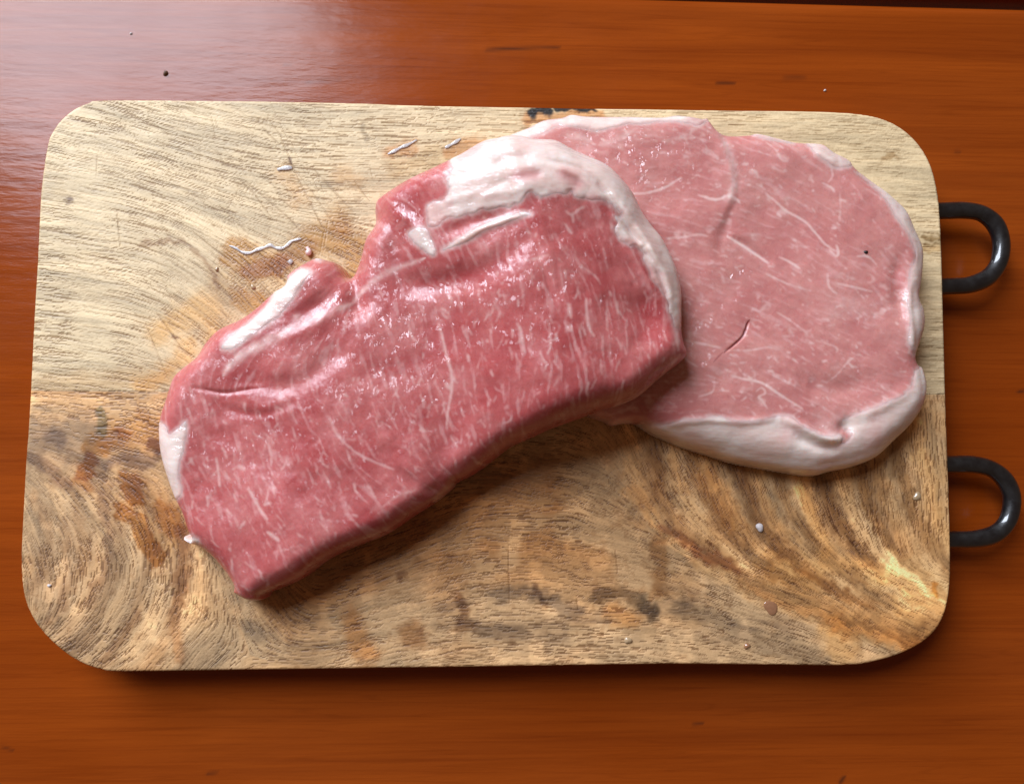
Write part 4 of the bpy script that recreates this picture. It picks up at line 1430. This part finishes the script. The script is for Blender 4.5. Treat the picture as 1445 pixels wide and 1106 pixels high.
def dome(name, px, r, h, mat, label, cat, z=0.0, seed=0, group=None, xy=None):
    c = unproj([px], z)[0] if xy is None else xy
    rr_ = np.random.default_rng(seed)
    ph = rr_.uniform(0, 6.28, 3)
    n, m = 20, 7
    V = [(c[0], c[1], z + h)]
    for i in range(1, m + 1):
        t = i / m * math.pi / 2
        for k in range(n):
            a = 2 * math.pi * k / n
            w = 1 + 0.14 * math.sin(2 * a + ph[0]) + 0.09 * math.sin(3 * a + ph[1])
            V.append((c[0] + r * w * math.sin(t) * math.cos(a), c[1] + r * w * math.sin(t) * math.sin(a), z + h * math.cos(t)))
    F = [(0, 1 + k, 1 + (k + 1) % n) for k in range(n)]
    for i in range(m - 1):
        for k in range(n):
            a, b = 1 + i * n + k, 1 + i * n + (k + 1) % n
            F.append((a, a + n, b + n, b))
    F.append(tuple(1 + (m - 1) * n + k for k in range(n))[::-1])
    me = bpy.data.meshes.new(name)
    me.from_pydata(V, [], F)
    for p in me.polygons:
        p.use_smooth = True
    return tag(link(name, me, mat), label, cat, group)


def simple(name, c1, c2, rough, **kw):
    t = NT(name)
    n1 = t.noise(700, 3)
    return t.set(Base_Color=t.mix(n1, c1, c2), Roughness=rough, Normal=t.bump(n1, 0.4, 0.0004), **kw)


M_SCRAP = simple('wet_membrane', (0.55, 0.50, 0.46), (0.74, 0.71, 0.70), 0.15, Coat_Weight=0.8, Coat_Roughness=0.08, Alpha=0.7)
M_PINK = simple('pink_scrap', (0.70, 0.42, 0.38), (0.80, 0.62, 0.56), 0.25, Coat_Weight=0.5, Coat_Roughness=0.1)
M_JUICE = simple('meat_juice', (0.34, 0.165, 0.085), (0.26, 0.115, 0.055), 0.12, Coat_Weight=1.0, Coat_Roughness=0.04)
M_WATER = simple('clear_droplet', (0.40, 0.27, 0.15), (0.46, 0.32, 0.18), 0.08, Coat_Weight=1.0, Coat_Roughness=0.03)
M_CRUMB = simple('brown_crumb', (0.06, 0.025, 0.008), (0.12, 0.05, 0.015), 0.6)
M_WHITE = simple('white_crumb', (0.46, 0.40, 0.38), (0.58, 0.53, 0.51), 0.6)
M_BLACK = simple('black_speck', (0.010, 0.008, 0.008), (0.02, 0.014, 0.012), 0.4)

scrap('fat_shred', [(323, 346), (333, 350), (341, 355), (352, 356.5), (362, 352), (372, 349), (381, 345.5), (388, 349), (396, 350), (403, 347), (411, 340), (418, 338), (425, 336)], 0.00065, M_SCRAP,
      'long crooked white shred of fat on the wet brown stain', 'meat scrap', group='shreds of fat on the board')
scrap('fat_shred', [(547, 217), (556, 213), (565, 208), (575, 204), (588, 197)], 0.0007, M_SCRAP, 'thin slanted white shred beside the red steak corner and fat cap', 'meat scrap', group='shreds of fat on the board')
scrap('fat_shred', [(628, 208), (636, 204), (643, 200), (650, 195)], 0.0007, M_SCRAP, 'short white shred close to the top fat of the steaks', 'meat scrap', group='shreds of fat on the board')
scrap('fat_shred', [(391, 239), (400, 237), (412, 236)], 0.0009, M_SCRAP, 'short flat white shred among the knife scratches', 'meat scrap', group='shreds of fat on the board')
scrap('fat_shred', [(407, 371), (412, 367)], 0.0009, M_SCRAP, 'small pale flake beside the knobby corner of the red steak', 'meat scrap', group='shreds of fat on the board')
scrap('meat_bit', [(433, 349), (436, 354), (434, 360)], 0.0012, M_PINK, 'small pink scrap of meat above the knobby steak corner', 'meat scrap', squash=0.8)
dome('juice_drop', (1088, 857), 0.0030, 0.0005, M_JUICE, 'large reddish brown drop of juice on the lower plank', 'drop', seed=1)
dome('water_drop', (886, 903), 0.0016, 0.0010, M_WATER, 'small clear droplet below the oval knot of the lower plank', 'drop', seed=2)
dome('water_drop', (1054, 911), 0.0013, 0.0009, M_JUICE, 'tiny dark droplet on the grey streak near the board edge', 'drop', seed=3)
dome('water_drop', (1294, 700), 0.0019, 0.0011, M_WATER, 'clear droplet on the lower plank close to a handle', 'drop', seed=4)
dome('water_drop', (306, 380), 0.0009, 0.0008, M_WATER, 'tiny bead of liquid left of the brown wet stain', 'drop', seed=5)
dome('water_drop', (357, 405), 0.0011, 0.0008, M_WATER, 'tiny bead of liquid between the brown wet stains', 'drop', seed=6)
dome('fat_crumb', (1072, 744), 0.0018, 0.0013, M_WHITE, 'round white crumb on the lower plank under the fat rim', 'crumb', seed=7)
dome('wood_crumb', (70, 826), 0.0008, 0.0008, M_WHITE, 'tiny pale crumb on the grey swirled board corner', 'crumb', seed=8)
dome('brown_crumb', (234, 104), 0.0012, 0.0012, M_CRUMB, 'dark brown crumb lying on the table beside the board', 'crumb', z=TABLE_Z, seed=9)
dome('white_crumb', (185, 48), 0.0006, 0.0006, M_WHITE, 'white speck on the table in the window reflection', 'crumb', z=TABLE_Z, seed=10)
dome('white_crumb', (1164, 128), 0.0006, 0.0006, M_WHITE, 'white speck on the table next to dark dents', 'crumb', z=TABLE_Z, seed=11)
pk = on_surface(GS, ZB, [(1222, 356)])[0]
dome('black_speck', None, 0.00085, 0.0007, M_BLACK, 'black speck stuck on the pale pink steak', 'speck', z=float(sample(GS, ZB, pk[None])[0]) - 0.0001, seed=12, xy=pk)
